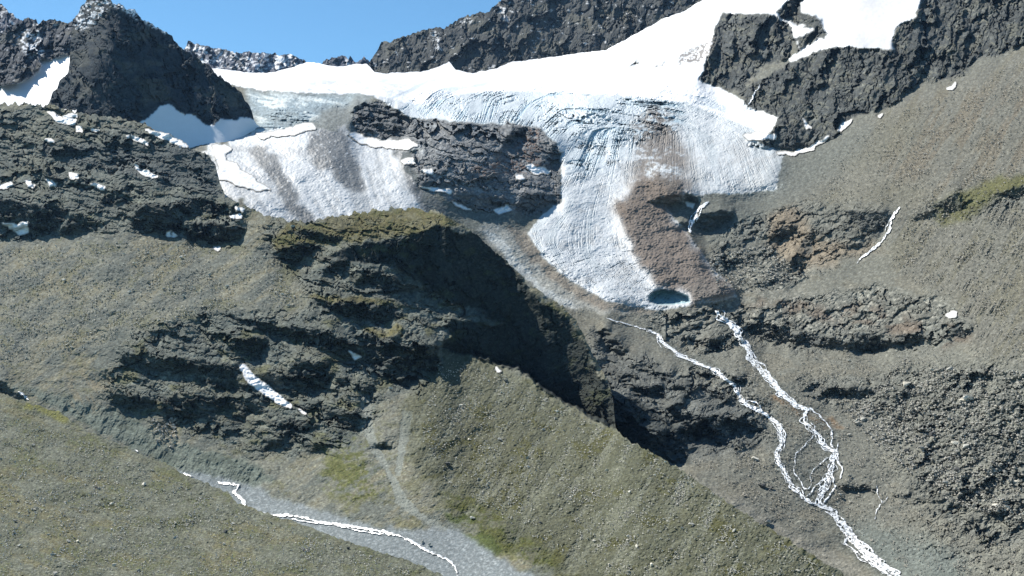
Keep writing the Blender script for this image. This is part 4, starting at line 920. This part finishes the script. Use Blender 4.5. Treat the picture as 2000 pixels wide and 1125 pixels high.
def boulder(px, py, size, kind, label, group):
    A, key = which(px, py); P = world(px, py, samp(NEAR[key], px, py)); D = P[1]
    r = size * D / F * 0.6
    P = P * (1 - 0.35 * r / D)
    o = bpy.data.objects.new("boulder", random.choice(protos[kind])); col.objects.link(o)
    o.location = (P[0], P[1], P[2] + r * 0.12)
    o.scale = (r * random.uniform(0.85, 1.25), r * random.uniform(0.8, 1.1), r * random.uniform(0.75, 1.15))
    o.rotation_euler = (random.uniform(-.3, .3), random.uniform(-.3, .3), random.uniform(0, 6.28))
    tag(o, label, "boulder", group)
    return o
BG = "boulders lying on the slopes"
for px, py, s, k, lab in [
 (762, 759, 8, "pale", "white rounded boulder just below the large dark outcrop"), (1498, 1020, 14, "pale", "large pale boulder standing on the moraine crest"), (1475, 897, 13, "pale", "tall pale boulder on grey rubble left of the streams"),
 (1490, 949, 15, "dark", "larger of two dark boulders on the gravel behind the moraine"), (1506, 953, 9, "dark", "smaller of two dark boulders on the gravel behind the moraine"), (1350, 1024, 9, "pale", "bright boulder low on the olive moraine slope"),
 (1332, 1032, 6, "pale", "small bright boulder left of the bright one on the moraine slope"), (1434, 1036, 8, "grey", "grey boulder above a grass patch on the moraine slope"), (1244, 1067, 8, "pale", "pale boulder near the foot of the moraine slope"), (1226, 1048, 7, "pale", "flat pale boulder near the foot of the moraine slope"),
 (125, 548, 9, "pale", "pale boulder alone on the middle of the left slope"), (320, 565, 7, "grey", "grey boulder right of a pale one on the left slope"), (252, 570, 7, "pale", "pale boulder of a pair on the left slope"), (260, 566, 6, "grey", "grey boulder of a pair on the left slope"),
 (354, 503, 7, "pale", "flat pale boulder high on the left slope"), (572, 442, 7, "pale", "pale boulder on the ridge left of the grassy knoll"), (875, 906, 11, "dark", "dark boulder above the gravel fan"), (923, 1012, 9, "pale", "pale boulder in the bright green patch"),
 (825, 1058, 7, "pale", "pale block beside the river bend, upper"), (839, 1064, 7, "pale", "pale block beside the river bend, lower"), (975, 858, 9, "grey", "grey boulder high on the left of the moraine slope"), (282, 946, 10, "pale", "large pale boulder on the foreground slope near the river"),
 (218, 985, 7, "pale", "pale flat boulder in the middle of the foreground slope"), (103, 1083, 11, "grey", "large grey boulder low on the foreground slope"), (223, 1104, 8, "pale", "pale boulder low in the middle of the foreground slope"), (107, 1120, 9, "grey", "grey boulder at the bottom edge of the foreground slope"),
 (37, 1066, 9, "grey", "grey boulder of a cluster near the lower left corner"), (135, 1057, 8, "grey", "grey boulder beside a green cushion on the foreground slope"), (441, 1038, 9, "dark", "dark boulder beside a pale one on the foreground slope"), (451, 1033, 6, "pale", "pale boulder beside a dark one on the foreground slope"),
 (152, 1057, 7, "pale", "pale boulder beside a green cushion on the foreground slope"), (30, 1018, 9, "grey", "grey boulder on the far left of the foreground slope"), (1771, 751, 22, "pale", "big pale slab boulder among blocks on the right slope"), (1640, 967, 9, "pale", "pale rounded boulder under the streamside ledge"),
 (1272, 1103, 8, "pale", "pale boulder at the bottom of the moraine near the frame edge"), (1190, 1104, 10, "pale", "bright boulder in the moraine foot cluster"), (1228, 1117, 8, "pale", "pale boulder right of the moraine foot cluster")]:
    boulder(px, py, s, k, lab, BG)

MARKS = [(515, 755, "the long snow strip"), (1498, 1020, "the large crest boulder"), (923, 1012, "the bright green patch"), (870, 1085, "the river bend"), (466, 955, "the upper river bend"),
    (282, 946, "the pale riverside boulder"), (103, 1083, "the large foreground boulder"), (446, 1035, "the two-tone boulder pair"), (218, 985, "the flat foreground boulder"), (1350, 1024, "the bright moraine boulder"),
    (1244, 1067, "the low moraine boulder"), (975, 858, "the high moraine boulder"), (875, 906, "the dark fan boulder"), (1190, 1104, "the moraine foot cluster"), (125, 548, "the lone pale boulder"),
    (256, 568, "the left slope pair"), (320, 565, "the grey slope boulder"), (354, 503, "the flat pale high boulder"), (1771, 751, "the big pale slab"), (1600, 985, "the stream junction"), (1640, 967, "the streamside ledge"),
    (1858, 613, "the isolated snow patch"), (762, 759, "the white rounded boulder"), (572, 442, "the grassy knoll"), (1715, 980, "the thin side stream"), (135, 1057, "the green cushion"), (1475, 897, "the tall pale boulder")]
def say(px, py, size, kind, surf):
    d, mx, my, nm = min((math.hypot(px - a, (py - b) * 1.2), a, b, n) for a, b, n in MARKS)
    ang = math.degrees(math.atan2(my - py, px - mx)) % 360
    dr = ["right of", "above right of", "above", "above left of", "left of", "below left of", "below", "below right of"][int(((ang + 22.5) % 360) // 45)]
    ds = "just" if d < 26 else "slightly" if d < 50 else "well" if d < 95 else "far"
    sz = "tiny" if size < 4 else "small" if size < 5.2 else "medium" if size < 7.5 else "big"
    return f"{sz} {kind} boulder {surf}, {ds} {dr} {nm}"

def spots(n, polys, seed):
    m = raster(polys); ys, xs = np.nonzero(m); rs = np.random.RandomState(seed)
    pr = np.exp(0.75 * (n_mid[ys, xs] * 0.6 + n_gul[ys, xs] * 0.6)); k = rs.choice(len(xs), n, p=pr / pr.sum())
    return gx[xs[k]] + rs.uniform(-.7, .7, n), gy[ys[k]] + rs.uniform(-.7, .7, n), rs
LEFTS = [(0, 480), (300, 470), (520, 500), (600, 600), (450, 600), (280, 640), (150, 690), (0, 720)]
MORS = [(860, 700), (960, 720), (1340, 920), (1560, 1080), (1640, 1125), (1180, 1125), (1060, 1060), (960, 1000), (870, 940), (820, 850)]
FORE = [(0, 800), (200, 870), (440, 985), (800, 1110), (800, 1125), (0, 1125)]
RIGHTB = [(1780, 720), (2000, 720), (2000, 1020), (1850, 980), (1700, 860), (1650, 800)]
RVAL = [(1560, 600), (1900, 700), (1650, 1000), (1900, 1120), (1780, 1120), (1640, 980), (1400, 900), (1350, 700)]
for polys, n, smin, smax, kinds, lab, grp, sd in [
  ([LEFTS], 60, 3.2, 6.5, ("pale", "pale", "grey"), "on grey rubble", "boulders on the upper left slope", 1),
  ([MORS], 85, 3.5, 7.5, ("pale", "pale", "grey", "dark"), "in olive turf", "boulders on the moraine slope", 2),
  ([FORE], 60, 3.5, 8, ("grey", "pale", "grey", "dark"), "in foreground grass", "boulders on the foreground slope", 3),
  ([RIGHTB], 45, 6, 15, ("pale", "grey", "grey", "dark"), "among blocks", "boulders in the block field", 4),
  ([RVAL], 12, 4, 7, ("pale", "grey"), "on rubble", "boulders around the streams", 5)]:
    X, Y, rs = spots(n, polys, sd)
    for x, y in zip(X, Y):
        sz_ = smin + (smax - smin) * rs.rand() ** 2.2; kd = kinds[rs.randint(len(kinds))]
        boulder(float(x), float(y), sz_, kd, say(x, y, sz_, kd, lab), grp)

# ---- loose stones nobody could count, one object per ground tone
def stones(name, polys, n, smin, smax, mat, seed):
    X, Y, rs = spots(n, polys, seed)
    keep = (Y > -5) & (X > -20) & (X < 2020); X, Y = X[keep], Y[keep]; n = len(X)
    lD = np.array([samp(NEAR[which(float(a), float(b))[1]], a, b) for a, b in zip(X, Y)]) - 0.0002
    P = world(X, Y, lD); r = (smin + (smax - smin) * rs.rand(n) ** 1.8) * P[:, 1] / F * 0.5
    base = np.array([(1, 0, 0), (0, 1, 0), (-1, 0, 0), (0, -1, 0), (0.2, 0.1, 0.8), (0, 0, -0.6)], float)
    V = base[None] * rs.uniform(0.55, 1.3, (n, 6, 1)) * r[:, None, None]
    a = rs.rand(n) * 6.28; c, s_ = np.cos(a)[:, None], np.sin(a)[:, None]
    V = np.stack([V[..., 0] * c - V[..., 1] * s_, V[..., 0] * s_ + V[..., 1] * c, V[..., 2]], -1) + P[:, None]
    f = np.array([(0, 1, 4), (1, 2, 4), (2, 3, 4), (3, 0, 4), (1, 0, 5), (2, 1, 5), (3, 2, 5), (0, 3, 5)])
    q = (f[None] + (np.arange(n) * 6)[:, None, None]).reshape(-1, 3)
    return add_mesh(name, V.reshape(-1, 3), q, mat, dict(kind="stuff", label="countless small loose stones strewn over the slopes"), False)
stones("pale_stones", [LEFTS, MORS, MORS, MORS, FORE], 13000, 1.6, 4.6, M_b["pale"], 21)
stones("grey_stones", [LEFTS, MORS, FORE, RVAL, [(1550, 400), (1900, 200), (2000, 150), (2000, 700), (1900, 600)]], 12000, 1.8, 4.4, M_b["grey"], 22)
SCR = [(1560, 400), (1640, 290), (1760, 215), (1890, 170), (2010, 110), (2010, 700), (1900, 700), (1860, 600), (1740, 520), (1760, 400)]
VAL = [(1340, 700), (1400, 640), (1560, 690), (1800, 700), (1900, 760), (1720, 860), (1800, 1000), (2000, 1060), (2000, 1125), (1790, 1125), (1640, 1010), (1560, 1040), (1440, 960), (1350, 900), (1500, 860)]
stones("tan_rubble", [VAL, VAL, SCR], 11000, 1.6, 4.8, mat_plain("tan rubble stone", (0.36, 0.335, 0.275), 0.5, var=0.3), 24)
stones("block_field", [RIGHTB, [(1380, 500), (1500, 480), (1580, 540), (1480, 570), (1400, 560)], [(290, 820), (345, 815), (345, 880), (300, 860)]], 4500, 2.5, 8.5, mat_plain("tan block stone", (0.42, 0.40, 0.34), 0.5, var=0.3), 23)


# ---- the air of the valley
bpy.ops.mesh.primitive_cube_add(size=1)
hz = bpy.context.object; hz.name = "haze"; hz.dimensions = (14000, 14000, 3600); hz.location = (0, 5900, 600)
hm = bpy.data.materials.new("haze"); hm.use_nodes = True; t = hm.node_tree; t.nodes.clear()
ov = t.nodes.new("ShaderNodeOutputMaterial"); pv = t.nodes.new("ShaderNodeVolumePrincipled")
pv.inputs["Color"].default_value = (0.34, 0.60, 1.0, 1); pv.inputs["Density"].default_value = 0.9e-5; pv.inputs["Anisotropy"].default_value = 0.2
t.links.new(pv.outputs[0], ov.inputs["Volume"]); hz.data.materials.append(hm)
tag(hz, "thin blue air filling the valley", kind="stuff")
